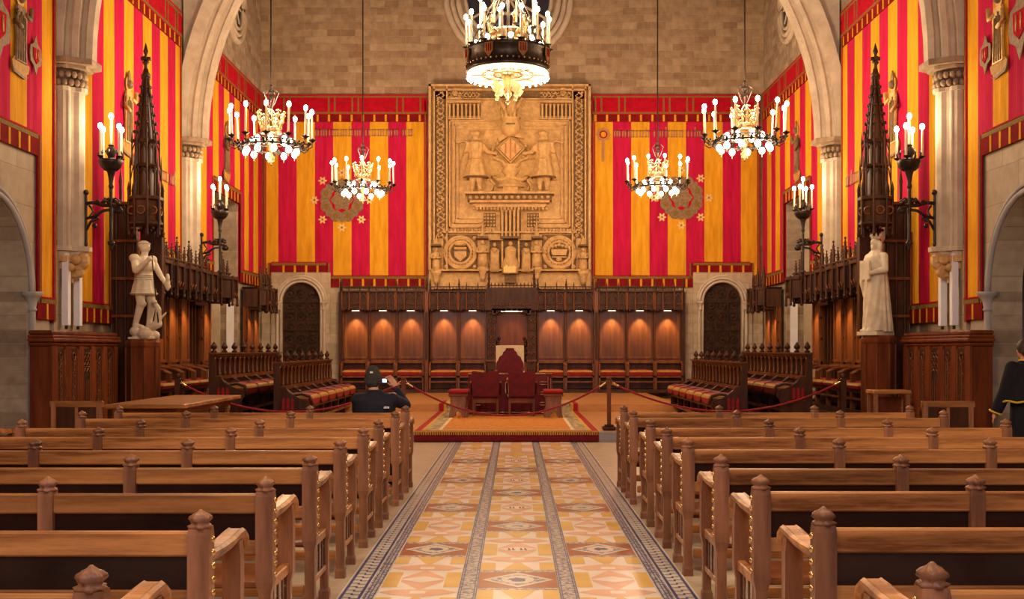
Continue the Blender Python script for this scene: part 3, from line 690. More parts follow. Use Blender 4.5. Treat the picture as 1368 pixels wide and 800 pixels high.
# ------------------------------------------------------------------ benches of the public
def make_bench():
    t = thing('bench', 'x', 'bench', (0, 0, 0), 'walnut benches facing the dais')
    HW = 1.605; px = [-HW, -HW / 3, HW / 3, HW]
    W = .043
    for i, x in enumerate(px):
        end = i in (0, 3); w = W if end else .036
        mb = MB(); y0, y1 = -.04, .035
        # slim foot, chamfered shoulder, broad upper post
        def rect(z, a, b0, b1): return [(x - a, b0, z), (x + a, b0, z), (x + a, b1, z), (x - a, b1, z)]
        L = [(0, .8), (.05, .8), (.07, .68), (.40, .68), (.46, 1), (.88, 1), (.905, .92)]
        vs = []
        for z, k in L: vs += rect(z, w * k, y0 * (k if k < 1 else 1), y1)
        fs = [(3, 2, 1, 0), tuple(range(len(vs) - 4, len(vs)))]
        for k in range(len(L) - 1):
            for j in range(4): a = 4 * k; fs.append((a + j, a + (j + 1) % 4, a + 4 + (j + 1) % 4, a + 4 + j))
        mb.add(vs, fs, 'woodpost'); p = mb.build('post', t, False)
        mb = MB(); c = (x, -.003, .902)
        mb.lathe([(.034, 0), (.044, .006), (.044, .014), (.030, .02), (.034, .028), (.042, .038), (.040, .048), (.028, .058), (.016, .064), (.010, .070), (.004, .076)], c, 20, 'woodpost', 5, .20, 16)
        mb.build('finial', p, False)
        if end:
            s = -1 if i == 0 else 1
            for k in range(8): mb = MB(); mb.ball((x + s * w, .008, .86 - k * .052), (.012, .015, .015), 'brass', 8, 5); mb.build('nailhead', p, False)
    mb = MB(); mb.bbox(-HW + W, HW - W, -.022, .018, .795, .893, 'wood', .008); mb.build('top_rail', t, False)
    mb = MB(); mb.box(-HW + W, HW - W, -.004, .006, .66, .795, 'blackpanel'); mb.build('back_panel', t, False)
    mb = MB(); mb.bbox(-HW + W, HW - W, -.018, .016, .59, .665, 'wood', .006); mb.build('lower_rail', t, False)
    mb = MB(); mb.bbox(-HW + .03, HW - .03, .0, .50, .425, .455, 'seatwood', .008)
    mb.box(-HW + .05, HW - .05, .44, .47, .34, .425, 'seatwood'); mb.build('seat', t, False)
    mb = MB(); mb.bbox(-HW + .04, HW - .04, .0, .025, .12, .19, 'wood'); mb.build('stretcher', t, False)
    for s in (-1, 1):
        x = s * HW
        # moulded arm with a rolled front end
        mb = MB()
        prof = [(-.030, .0), (.030, .0), (.044, .022), (.044, .036), (.030, .046), (.020, .042), (-.020, .042), (-.030, .046), (-.044, .036), (-.044, .022)]
        path = [(.035, .765), (.20, .760), (.36, .762), (.48, .772), (.54, .775), (.575, .755), (.58, .725)]
        k = len(prof); vs = []
        for j, (y, z) in enumerate(path):
            a = path[max(j - 1, 0)]; b = path[min(j + 1, len(path) - 1)]; d = Vector((0, b[0] - a[0], b[1] - a[1])).normalized(); nrm = Vector((0, -d.z, d.y))
            for u, v in prof: vs.append(Vector((x + u, y, z)) + nrm * v)
        fs = [(j * k + i, j * k + (i + 1) % k, (j + 1) * k + (i + 1) % k, (j + 1) * k + i) for j in range(len(path) - 1) for i in range(k)]
        fs += [tuple(range(k - 1, -1, -1)), tuple(range((len(path) - 1) * k, len(path) * k))]
        mb.add(vs, fs, 'wood'); mb.build('armrest', t, False)
        mb = MB()
        L = [(0, .034, .03), (.05, .034, .03), (.07, .026, .024), (.36, .026, .024), (.42, .040, .032), (.70, .040, .032), (.772, .034, .034)]
        vs = []
        for z, a, b in L: vs += [(x - a, .50 - b, z), (x + a, .50 - b, z), (x + a, .50 + b, z), (x - a, .50 + b, z)]
        fs = [(3, 2, 1, 0), tuple(range(len(vs) - 4, len(vs)))]
        for k in range(len(L) - 1):
            for j in range(4): a = 4 * k; fs.append((a + j, a + (j + 1) % 4, a + 4 + (j + 1) % 4, a + 4 + j))
        mb.add(vs, fs, 'woodpost'); mb.build('arm_post', t, False)
        # side: seat rail, pierced tracery panel, low rail
        mb = MB(); mb.bbox(x - .022, x + .022, .035, .47, .405, .462, 'wood', .006); mb.bbox(x - .018, x + .018, .035, .475, .19, .225, 'wood', .004)
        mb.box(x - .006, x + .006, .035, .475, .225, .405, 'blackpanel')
        for j in range(4):
            y = .085 + j * .112
            mb.ring((x, y, .315), .040, .007, 'woodpost', 'x', 12, 5)
            mb.box(x - .012, x + .012, y + .050, y + .062, .225, .405, 'woodpost')
        mb.build('side_panel', t, False)
    return t
BY = {-1: [3.25, 4.38, 5.52, 6.72, 7.88, 9.08, 10.10, 11.50, 12.58], 1: [3.30, 4.46, 5.60, 6.68, 7.96, 9.06, 10.15, 11.62, 12.62]}
ORD = ['first', 'second', 'third', 'fourth', 'fifth', 'sixth', 'seventh', 'eighth', 'ninth', 'tenth']
b0 = make_bench(); first = True
for s in (-1, 1):
    for i, y in enumerate(BY[s]):
        o = b0 if first else copy_tree(b0); first = False
        o.location = (s * (1.225 + 1.605), y, 0)
        side = 'left' if s < 0 else 'right'
        w = 'front-row walnut bench by the dais' if i == 8 else ('walnut bench closest to the camera, only its upper edge showing' if i == 0 else '%s walnut bench counted from the camera' % ORD[i])
        o['label'] = '%s, %s of the tiled aisle' % (w, side)
# ------------------------------------------------------------------ wooden armchairs facing the dais at the ends of the front row
def armchair(x, y, label):
    t = thing('armchair', label, 'chair', (x, y, 0), 'wooden armchairs behind the front benches')
    for s in (-1, 1):
        mb = MB(); mb.bbox(x + s * .29 - .03, x + s * .29 + .03, y - .03, y + .03, 0, .92, 'woodpost'); mb.build('back_post', t)
        mb = MB(); mb.bbox(x + s * .29 - .03, x + s * .29 + .03, y + .44, y + .5, 0, .66, 'woodpost'); mb.build('leg', t)
        mb = MB(); mb.prism([(.02, .70), (.25, .66), (.5, .66), (.58, .62), (.60, .56), (.56, .52), (.53, .58), (.48, .61), (.25, .61), (.02, .64)], lambda a, b, w: (x + w, y + a, b), s * .29 - .035, s * .29 + .035, 'wood'); mb.build('armrest', t)
        mb = MB(); mb.prism([(.03, .45), (.46, .45), (.46, .60), (.3, .58), (.03, .62)], lambda a, b, w: (x + w, y + a, b), s * .29 - .012, s * .29 + .012, 'cabwood'); mb.build('side_panel', t)
    mb = MB(); mb.bbox(x - .34, x + .34, y - .025, y + .025, .86, .94, 'wood'); mb.build('top_rail', t)
    mb = MB(); mb.box(x - .26, x + .26, y - .008, y + .008, .5, .86, 'darkwood'); mb.bbox(x - .27, x + .27, y - .02, y + .02, .5, .56, 'wood')
    mb.bbox(x - .02, x + .02, y - .016, y + .016, .56, .86, 'woodpost')
    mb.build('backrest', t)
    mb = MB(); mb.bbox(x - .31, x + .31, y, y + .5, .42, .46, 'seatwood'); mb.build('seat', t)
armchair(-5.62, 14.4, 'wooden armchair seen from behind, between left front bench and mahogany cabinet')
armchair(-6.30, 12.95, 'wooden armchair by the left wall doorway, only one arm showing')
armchair(5.55, 14.4, 'wooden armchair seen from behind, between right front bench and mahogany cabinet')

# ------------------------------------------------------------------ long table at the left
t = thing('long_table', 'long dark wooden table standing left of the aisle before the dais', 'table', (-5.3, 17.6, 0))
mb = MB(); mb.bbox(-5.85, -4.72, 16.0, 19.35, .76, .82, 'wood', .012); mb.build('table_top', t)
mb = MB(); mb.box(-5.7, -4.87, 16.15, 19.2, .66, .76, 'cabwood'); mb.build('apron', t)
for x in (-5.68, -4.9):
    for y in (16.2, 19.12):
        mb = MB(); mb.lathe([(.045, 0), (.05, .05), (.03, .1), (.04, .3), (.055, .42), (.035, .55), (.05, .6), (.05, .66)], (x, y, 0), 10, 'woodpost'); mb.build('leg', t)
mb = MB(); mb.bbox(-5.33, -5.25, 16.2, 19.12, .12, .18, 'woodpost'); mb.bbox(-5.68, -4.9, 16.17, 16.24, .12, .18, 'woodpost'); mb.bbox(-5.68, -4.9, 19.08, 19.15, .12, .18, 'woodpost'); mb.build('stretcher', t)
t = thing('side_table', 'small open wooden side table against foot of the right statue plinth', 'table', (6.35, 18.9, 0))
mb = MB(); mb.bbox(6.0, 6.62, 18.75, 19.2, .86, .92, 'wood'); mb.build('table_top', t)
for x in (6.04, 6.58):
    for y in (18.8, 19.15): mb = MB(); mb.bbox(x - .03, x + .03, y - .03, y + .03, 0, .86, 'woodpost'); mb.build('leg', t)
mb = MB(); mb.box(6.05, 6.57, 19.1, 19.13, .2, .8, 'cabwood'); mb.build('back_panel', t)

# ------------------------------------------------------------------ panelled cabinets against the side walls
for s in (-1, 1):
    xf = OX + s * 7.05; xb = OX + s * 7.40; y0, y1 = 17.25, 20.12
    if s > 0: y0, y1 = 17.15, 20.12
    t = thing('cabinet', 'tall mahogany cabinet with carved front panels against the %s wall under the corbel' % SIDE[s], 'cabinet', ((xf + xb) / 2, (y0 + y1) / 2, 0))
    X = lambda d: xf + s * d
    mb = MB(); mb.box(X(.02), xb, y0 + .05, y1 - .05, .0, 1.72, 'cabwood'); mb.build('body', t)
    mb = MB(); mb.bbox(X(-.03), xb, y0, y1, 0, .22, 'cabwood', .02); mb.build('base', t)
    mb = MB()
    for k, (z0, z1, d) in enumerate(((1.66, 1.72, -.02), (1.72, 1.78, -.07), (1.78, 1.83, -.05), (1.83, 1.9, -.01))): mb.bbox(X(d), xb, y0 + .02 + d, y1 - .02 - d, z0, z1, 'cabwood', .02)
    mb.build('cornice', t)
    n = 5; w = (y1 - y0 - .2) / n
    for i in range(n + 1):
        y = y0 + .1 + i * w; mb = MB(); mb.bbox(X(-.02), X(.02), y - .09, y + .09, .22, 1.66, 'cabwood', .012); mb.build('stile', t)
    for i in range(n):
        ya, yb = y0 + .1 + i * w + .09, y0 + .1 + (i + 1) * w - .09
        mb = MB(); mb.box(X(.008), X(.02), ya, yb, .26, 1.62, 'doorwood' if i == 2 else 'darkwood')
        for yy in (ya + .02, yb - .02): mb.cyl((X(.0), yy, .3), (X(.0), yy, 1.6), .018, .018, 6, 'stallwood')
        mb.box(X(-.005), X(.01), ya, yb, .55, .62, 'cabwood')
        if i == 2:
            for k in range(3):
                for j in range(3): mb.ring((X(.0), ya + (yb - ya) * (j + .5) / 3, 1.5 - k * .11), .045, .01, 'stallwood', 'x', 10, 4)
            for k in range(5): mb.cyl((X(.0), ya + (yb - ya) * k / 4, .65), (X(.0), ya + (yb - ya) * k / 4, 1.1), .01, .01, 5, 'stallwood')
        else:
            for k in range(1, 4): mb.cyl((X(.004), ya + (yb - ya) * k / 4, .66), (X(.004), ya + (yb - ya) * k / 4, 1.42), .012, .012, 6, 'stallwood')
            for k in range(8): mb.ring((X(.004), (ya + yb) / 2, .72 + k * .095), .04, .009, 'cabwood', 'x', 10, 4)
            mb.ring((X(.0), (ya + yb) / 2, 1.49), .06, .012, 'stallwood', 'x', 12, 4)
        mb.build('door' if i == 2 else 'carved_panel', t)

# ------------------------------------------------------------------ gothic stalls
def spike(mb, p, h, r=.022, m='darkwood'):
    x, y, z = p
    mb.cyl((x, y, z), (x, y, z + h * .45), r, r * .8, 6, m); mb.cyl((x, y, z + h * .45), (x, y, z + h), r * 1.1, .003, 6, m)
    for k in range(3):
        zz = z + h * (.5 + k * .15); a = r * (1.5 - k * .35)
        mb.box(x - a, x + a, y - .006, y + .006, zz, zz + .018, m); mb.box(x - .006, x + .006, y - a, y + a, zz, zz + .018, m)
    mb.ball((x, y, z + h * .97), r * .6, m, 6, 4)
def stall_unit(label, P, u0, u1, zf, group, deep=True, name='choir_stall'):
    """P(u, z, d) with d the distance out of the wall; one bay"""
    c = P((u0 + u1) / 2, zf, .3); w = u1 - u0; um = (u0 + u1) / 2
    t = thing(name, label, 'stall', c, group)
    Z = lambda z: zf + z
    f = lambda a, b, d: P(a, Z(b), d)
    def B(mb, a, b, z0, z1, d0, d1, m): pbox(mb, P, a, b, Z(z0), Z(z1), d0, d1, m)
    dv = .22 if deep else .13
    mb = MB(); B(mb, u0, u1, .95, 2.45, .04, .10, 'panelwood' if deep else 'stallwood')
    B(mb, u0 + .05, u0 + .12, 1.02, 2.4, .10, .125, 'stallwood'); B(mb, u1 - .12, u1 - .05, 1.02, 2.4, .10, .125, 'stallwood')
    B(mb, u0 + .05, u1 - .05, 1.0, 1.06, .10, .13, 'stallwood'); B(mb, u0, u1, 0, .95, .02, .06, 'darkwood')
    mb.build('back_panel', t)
    mb = MB()   # arched canopy with pendants, cresting
    B(mb, u0, u1, 2.45, 2.98, .04, .40, 'darkwood')
    n = 10; za, r = 2.36, (w - .12) / 2   # curved front edge over the seat
    for i in range(n):
        t0, t1 = PI * i / n, PI * (i + 1) / n
        a0, a1 = um - r * math.cos(t0), um - r * math.cos(t1)
        B(mb, min(a0, a1), max(a0, a1), za + .10 * math.sin((t0 + t1) / 2), 2.5, .10, .42, 'darkwood')
    for a in (u0 + .02, um - w * .2, um + w * .2, u1 - .02): mb.cyl(f(a, 2.42, .45), f(a, 2.98, .45), .022, .022, 6, 'stallwood' if deep else 'darkwood')
    for k in range(3):
        a = u0 + w * (k + .5) / 3
        mb.tube([f(a - w * .13, 2.70, .43), f(a - w * .09, 2.84, .44), f(a, 2.92, .44), f(a + w * .09, 2.84, .44), f(a + w * .13, 2.70, .43)], .012, 'stallwood', 5)
        mb.ball(f(a, 2.44, .43), .035, 'darkwood', 6, 4)
        for q in range(4): mb.ball(f(a - w * .12 + q * w * .08, 2.6, .425), .025, 'stallwood', 5, 4)
    B(mb, u0, u1, 2.95, 3.0, .02, .48, 'darkwood')
    if not deep:    # three-sided projecting hood
        f2 = lambda a, b, ww: f(a, ww, b)
        mb.prism([(u0 + .06, .40), (u0 + .2, .58), (u1 - .2, .58), (u1 - .06, .40)], f2, 2.50, 2.96, 'darkwood')
        mb.prism([(u0 + .02, .40), (u0 + .18, .62), (u1 - .18, .62), (u1 - .02, .40)], f2, 2.93, 3.0, 'darkwood')
        for a, d_ in ((u0 + .2, .6), (u1 - .2, .6), (u0 + .06, .44), (u1 - .06, .44)):
            mb.cyl(f(a, 2.36, d_), f(a, 3.02, d_), .028, .028, 6, 'darkwood'); mb.ball(f(a, 2.34, d_), .04, 'darkwood', 6, 4)
        for k in range(3): a = u0 + .25 + (w - .5) * k / 2; mb.tube([f(a - .07, 2.52, .60), f(a, 2.62, .61), f(a + .07, 2.52, .60)], .014, 'stallwood', 5)
    mb.build('canopy', t)
    mb = MB()
    k = 9
    for i in range(k):
        a = u0 + w * (i + .5) / k
        c3 = f(a, 3.05, .44); mb.ring(c3, .028, .009, 'darkwood', 'y' if abs(P(1, 0, 0)[0] - P(0, 0, 0)[0]) > .5 else 'x', 8, 4)
    B(mb, u0, u1, 3.09, 3.12, .42, .46, 'darkwood'); mb.build('cresting', t)
    for a, h in ((u0 + (.03 if deep else .08), .36 if deep else .60), (um - w * .2, .26 if deep else .44), (um + w * .2, .26 if deep else .44)):
        mb = MB(); x, y, z = f(a, 2.97, .44); spike(mb, (x, y, z), h, (.030 if a < u0 + .1 else .022) * (1 if deep else 1.5)); mb.build('pinnacle', t)
    for a in (u0, ):   # dividing pier
        mb = MB(); B(mb, a + .0, a + .05, .0, 2.45, .10, dv, 'darkwood' if deep else 'stallwood')
        for z in (.95, 1.5, 2.0, 2.40): B(mb, a + .0, a + .06, z, z + .05, .1, dv + .03, 'darkwood' if deep else 'stallwood')
        mb.cyl(f(a + .025, .98, dv + .02), f(a + .025, 2.42, dv + .02), .018, .018, 6, 'stallwood'); mb.build('divider', t)
    mb = MB()   # seat carcass, arm ledge and front rail
    B(mb, u0, u1, .44, .50, .06, .56, 'stallwood'); B(mb, u0, u1, .86, .95, .06, .18, 'stallwood')
    B(mb, u0 + .02, u1 - .02, .12, .42, .30, .34, 'darkwood'); B(mb, u0, u1, .30, .34, .52, .58, 'stallwood')
    B(mb, u0, u1, 0, .10, .06, .58, 'darkwood'); mb.build('seat', t)
    for a in (u0 + .03, u1 - .03):
        mb = MB(); B(mb, a - .025, a + .025, .1, .80, .50, .56, 'stallwood')
        mb.tube([f(a, .90, .12), f(a, .90, .3), f(a, .86, .46), f(a, .80, .55), f(a, .74, .53)], .032, 'stallwood', 8); mb.build('armrest', t)
    mb = MB(); B(mb, um - .11, um + .11, 2.40, 2.412, .20, .23, 'lampstrip'); mb.build('lamp_strip', t)
    return t
def cushion(label, P, u0, u1, z, d0, d1, group, h=.12):
    mb = MB(); n = 8
    def row(zz, ins): return [P(u0 + ins, z + zz, d0 + ins), P(u1 - ins, z + zz, d0 + ins), P(u1 - ins, z + zz, d1 - ins), P(u0 + ins, z + zz, d1 - ins)]
    L = [(0, .02), (.02, 0), (h * .42, -.008), (h * .60, -.012), (h * .80, .0), (h * .95, .04), (h * 1.06, .12), (h * 1.10, .2)]
    vs = []
    for a, b in L: vs += row(a, b)
    ms = ['cushion_red', 'cushion_red', 'cushion_red', 'cushion_yellow', 'cushion_yellow', 'cushion_red', 'cushion_red']
    for k in range(len(L) - 1):
        a = 4 * k
        mb.add(vs[a:a + 8], [(j, (j + 1) % 4, 4 + (j + 1) % 4, 4 + j) for j in range(4)], ms[k], False)
    mb.add(vs[-4:], [(0, 1, 2, 3)], 'cushion_red'); mb.add(vs[:4], [(3, 2, 1, 0)], 'cushion_red')
    return tag(mb.build('cushion'), label, 'cushion', group)
# stalls along the end wall, on the upper step
PE = lambda u, z, d: (u, 33.36 - d, z)
S = .02213
ex = [-5.11, -4.31, -3.50, -2.66, -1.70, -.86]   # divisions left of the throne (metres)
gx = {-1: [(-5.10, -4.31), (-4.31, -3.50), (-3.50, -2.66), (-2.52, -1.67), (-1.67, -.84)], 1: [(4.09, 4.92), (3.28, 4.09), (2.44, 3.28), (1.47, 2.32), (.64, 1.47)]}
for s in (-1, 1):
    for i, (a, b) in enumerate(gx[s]):
        n = 4 - i
        w = '%s one out %s of the throne bay' % (ORD[n], SIDE[s])
        stall_unit('carved wooden choir stall, ' + w, PE, a, b, DZ2, 'canopied stalls along the end wall')
        cushion('red seat cushion with yellow band on the %s stall %s of the throne' % (ORD[n], SIDE[s]), PE, a + .07, b - .07, DZ2 + .502, .12, .56, 'cushions of the end wall stalls', .17)
        spot('stall_spot', PE((a + b) / 2, DZ2 + 2.32, .38), PE((a + b) / 2, DZ2 + 1.75, .06), 130, (1., .68, .30), 1.2, .04, .9)
# closing piers of the stall rows
for s, us in ((-1, (-2.59, -5.14)), (1, (2.38, 4.96))):
    for k, a in enumerate(us):
        t = thing('carved_pier', 'slim carved wooden pier %s, %s of the throne' % ('between the pair and the three stalls' if k == 0 else 'closing the outer end of the stall row', SIDE[s]), 'pier', PE(a, DZ2, .2))
        mb = MB(); pbox(mb, PE, a - .055, a + .055, DZ2, 3.3, .04, .5 if k == 0 else .30, 'stallwood' if k == 0 else 'darkwood'); mb.build('shaft', t)
        mb = MB(); spike(mb, PE(a, 3.3, .3), .42, .03); mb.build('pinnacle', t)
        mb = MB(); pbox(mb, PE, a - .035, a + .035, 1.3, 2.7, .5 if k == 0 else .3, .52 if k == 0 else .32, 'darkwood'); mb.build('inlay', t)
# throne bay
t = thing('throne_bay', 'tall carved throne canopy with dark panel in centre of end wall stalls', 'stall', PE(-.1, DZ2, .3))
a, b = -.62, .42
mb = MB(); pbox(mb, PE, a, b, DZ2, 2.9, .04, .10, 'cabwood'); mb.build('back_panel', t)
for x0, x1 in ((a - .20, a + .06), (b - .06, b + .20)):
    mb = MB(); pbox(mb, PE, x0, x1, DZ2, 3.25, .04, .42, 'darkwood')
    for i in range(9):
        for j in (0, 1): mb.ring(PE(x0 + .07 + j * .12, 1.0 + i * .24, .44), .045, .014, 'stallwood', 'y', 10, 4)
    for z in (1.25, 2.75, 3.1): pbox(mb, PE, x0 - .02, x1 + .02, z, z + .05, .1, .47, 'stallwood')
    mb.build('carved_jamb', t)
mb = MB(); pbox(mb, PE, a - .22, b + .22, 2.75, 3.42, .04, .55, 'darkwood')
for i in range(12): mb.ball(PE(a + (b - a) * i / 11, 2.92, .56), .03, 'stallwood', 6, 4)
n = 10; um = (a + b) / 2
for i in range(n):
    t0 = PI * (i + .5) / n; x = um - .52 * math.cos(t0); pbox(mb, PE, x - .06, x + .06, 2.60 + .14 * math.sin(t0), 2.8, .3, .55, 'darkwood')
mb.build('canopy', t)
mb = MB()
for i in range(14): x, y, z = PE(a - .18 + (b - a + .36) * i / 13, 3.42, .5); spike(mb, (x, y, z), .14, .014)
pbox(mb, PE, a - .22, b + .22, 3.46, 3.49, .48, .52, 'darkwood'); mb.build('cresting', t)
for x in (a - .14, b + .14):
    mb = MB(); spike(mb, PE(x, 3.3, .45), .75, .04); mb.build('pinnacle', t)
for x, q in ((a + .12, 1), (b - .12, -1)):
    mb = MB()
    for i in range(8): mb.ball(PE(x + q * .03 * math.sin(i * 2), 1.3 + i * .09, .13), (.05, .04, .06), 'darkwood', 6, 4)
    mb.build('carved_scroll', t)
mb = MB(); pbox(mb, PE, a + .08, b - .08, 2.72, 2.74, .30, .34, 'lampstrip'); mb.build('lamp_strip', t)
spot('throne_spot', PE(um, 2.70, .4), PE(um, 1.6, .1), 14, (1., .75, .5), 1.4, .05, .9)

# wall stalls along both sides
for s in (-1, 1):
    P0 = side_pt(s); PSd = lambda u, z, d, P0=P0: P0(u, z, d + .10)
    spans = [(21.15, 22.0), (22.0, 22.85), (22.85, 23.7), (23.7, 24.55), (24.55, 25.4)]
    for i, (a, b) in enumerate(spans):
        PQ = (lambda u, z, d, P0=P0: P0(u, z, d * 1.4 + .06))
        stall_unit('tall canopied wooden stall on the %s wall, %s beyond the statue' % (SIDE[s], ORD[i]), PQ, a, b, .33, 'canopied stalls along the side walls', False)
        spot('stall_spot', PQ((a + b) / 2, 2.60, .42), PQ((a + b) / 2, 2.0, .06), 60, (1., .66, .28), 1.3, .03, .9)
        cushion('red and yellow cushion on the %s wall stall beyond the %s statue' % (ORD[i], SIDE[s]), PQ, a + .08, b - .08, .33 + .502, .16, .62, 'cushions of the side wall stalls', .13)
    for i, (a, b) in enumerate([(26.35, 27.2)]):
        PQ = (lambda u, z, d, P0=P0: P0(u, z, d * 1.4 + .06))
        stall_unit('canopied wooden stall just beyond the far pier on the %s wall' % SIDE[s], PQ, a, b, .33, 'canopied stalls along the side walls', False)
        spot('stall_spot', PQ((a + b) / 2, 2.60, .42), PQ((a + b) / 2, 2.0, .06), 60, (1., .66, .28), 1.3, .03, .9)
    t = thing('carved_screen', 'plain dark wooden screen closing the gap under the far corbel on the %s wall' % SIDE[s], 'screen', P0(25.87, .33, .3))
    mb = MB(); pbox(mb, P0, 25.42, 26.33, .33, 2.62, .05, .12, 'stallwood'); mb.build('panel', t)
    for k in range(4): mb = MB(); u = 25.48 + k * .26; pbox(mb, P0, u, u + .05, .33, 2.62, .12, .17, 'darkwood'); mb.build('stile', t)
    mb = MB(); pbox(mb, P0, 25.42, 26.33, 2.62, 2.70, .05, .34, 'darkwood'); mb.build('cornice', t)
    for i, (a, b) in enumerate([(30.9, 31.7), (31.7, 32.5)]):
        PQ = (lambda u, z, d, P0=P0: P0(u, z, d * 1.15 + .04))
        stall_unit('canopied wooden stall in the %s corner of the hall, %s one' % (SIDE[s], ('nearer', 'farther')[i]), PQ, a, b, .33, 'canopied stalls along the side walls', False)
        spot('stall_spot', PQ((a + b) / 2, 2.60, .42), PQ((a + b) / 2, 2.0, .06), 60, (1., .66, .28), 1.3, .03, .9)

# free-standing stall rows with balustraded backs
def stall_row(s, xb, zf, y0, n, label, ncush, pitch=.92, zback=1.38, fin=True):
    """xb: distance of the back from the centre line; seats face the aisle"""
    P = lambda u, z, d: (OX + s * (xb - d), u, z)
    y1 = y0 + n * pitch
    t = thing('stall_row', label, 'stall', P((y0 + y1) / 2, DZ, .2))
    mb = MB(); pbox(mb, P, y0, y1, DZ, zf, -.3, .85, 'darkwood'); mb.build('platform', t) if zf > DZ + .01 else None
    zl = zf + .75
    mb = MB(); pbox(mb, P, y0, y1, zf, zl, -.06, .0, 'darkwood'); pbox(mb, P, y0, y1, zl - .05, zl + .01, -.08, .10, 'stallwood'); mb.build('ledge', t)
    mb = MB(); pbox(mb, P, y0, y1, zback - .08, zback - .03, -.06, .04, 'darkwood'); pbox(mb, P, y0 - .03, y1 + .03, zback - .03, zback, -.09, .07, 'stallwood'); pbox(mb, P, y0, y1, zl, zback - .08, -.045, -.03, 'darkwood')
    mb.build('top_rail', t)
    k = int((y1 - y0) / .36)
    for i in range(k + 1):
        y = y0 + .04 + (y1 - y0 - .08) * i / k; p = P(y, 0, 0)
        mb = MB(); mb.lathe([(.035, zl), (.035, zl + .05), (.018, zl + .08), (.022, (zl + zback) / 2), (.018, zback - .17), (.035, zback - .13), (.035, zback - .08)], (p[0], p[1], 0), 8, 'stallwood'); mb.build('baluster', t)
        if i < k:
            mb = MB(); ya = y + .03; yb = y + (y1 - y0 - .08) / k - .03; m_ = (ya + yb) / 2
            mb.tube([P(ya, zback - .16, 0), P(ya + .05, zback - .11, 0), P(m_, zback - .085, 0), P(yb - .05, zback - .11, 0), P(yb, zback - .16, 0)], .012, 'stallwood', 5); mb.build('tracery', t)
        if fin and i % 2 == 0:
            mb = MB(); mb.lathe([(.04, 0), (.05, .02), (.02, .045), (.055, .08), (.065, .11), (.04, .135), (.02, .17), (.004, .20)], (p[0], p[1], zback), 8, 'darkwood', 4, .2, 10); mb.build('finial', t)
    mb = MB(); pbox(mb, P, y0, y1, zf + .36, zf + .42, .02, .52, 'darkwood'); pbox(mb, P, y0, y1, zf + .12, zf + .17, .44, .50, 'stallwood'); pbox(mb, P, y0, y1, zf, zf + .36, .02, .06, 'darkwood'); mb.build('seat', t)
    for i in range(n + 1):
        y = y0 + i * pitch; y = min(max(y, y0 + .04), y1 - .04)
        mb = MB(); pbox(mb, P, y - .035, y + .035, zf, zf + .40, .42, .50, 'darkwood')
        mb.tube([P(y, zl - .02, .02), P(y, zl - .05, .12), P(y, zl - .15, .26), P(y, zf + .62, .42), P(y, zf + .58, .56), P(y, zf + .42, .62)], .028, 'darkwood', 8); mb.build('armrest', t)
    for y in (y0 - .03, y1):    # panelled end
        mb = MB(); pts = [(-.08, zf), (-.08, zback - .03), (.02, zback - .03), (.04, zl), (.14, zl), (.20, zl - .10), (.38, zl - .20), (.56, zf + .50), (.58, zf + .40), (.52, zf + .32), (.52, zf)]
        mb.prism(pts, lambda a, b, w: P(w, b, a), y, y + .04, 'darkwood')
        yy = y - .012 if y < y1 - .1 else y + .052
        for k in range(3): mb.prism([(.08 + k * .08, zf + .34), (.13 + k * .08, zf + .34), (.13 + k * .08, zf + .52), (.105 + k * .08, zf + .56), (.08 + k * .08, zf + .52)], lambda a, b, w: P(w, b, a), yy - .008, yy + .008, 'cushion_red')
        mb.box(*sorted((P(0, 0, .04)[0], P(0, 0, .38)[0])), yy - .01, yy + .01, zf + .30, zf + .33, 'stallwood')
        mb.build('end_panel', t)
    for i in range(ncush):
        a = y0 + i * pitch
        cushion('red and yellow cushion, %s from the near end of the %s row, %s side' % (ORD[i], label.split()[0], SIDE[s]), P, a + .085, a + pitch - .085, zf + .422, .06, .60, 'cushions of the stall rows', .19)
for s in (-1, 1):
    stall_row(s, 4.22, DZ, 20.4, 6, 'lowest balustraded stall row nearest the aisle, %s side of the dais' % SIDE[s], 6, .95, 1.38)
    stall_row(s, 5.40, .36, 20.4, 6, 'middle balustraded stall row raised on a step, %s side of the dais' % SIDE[s], 6, .95, 1.55)
# side platform under the wall stalls
mb = MB()
for s in (-1, 1): mb.box(OX + s * 5.72, OX + s * 7.44, 21.0, 33.0, DZ, .33, 'darkwood')
struct(mb, 'floor_step')

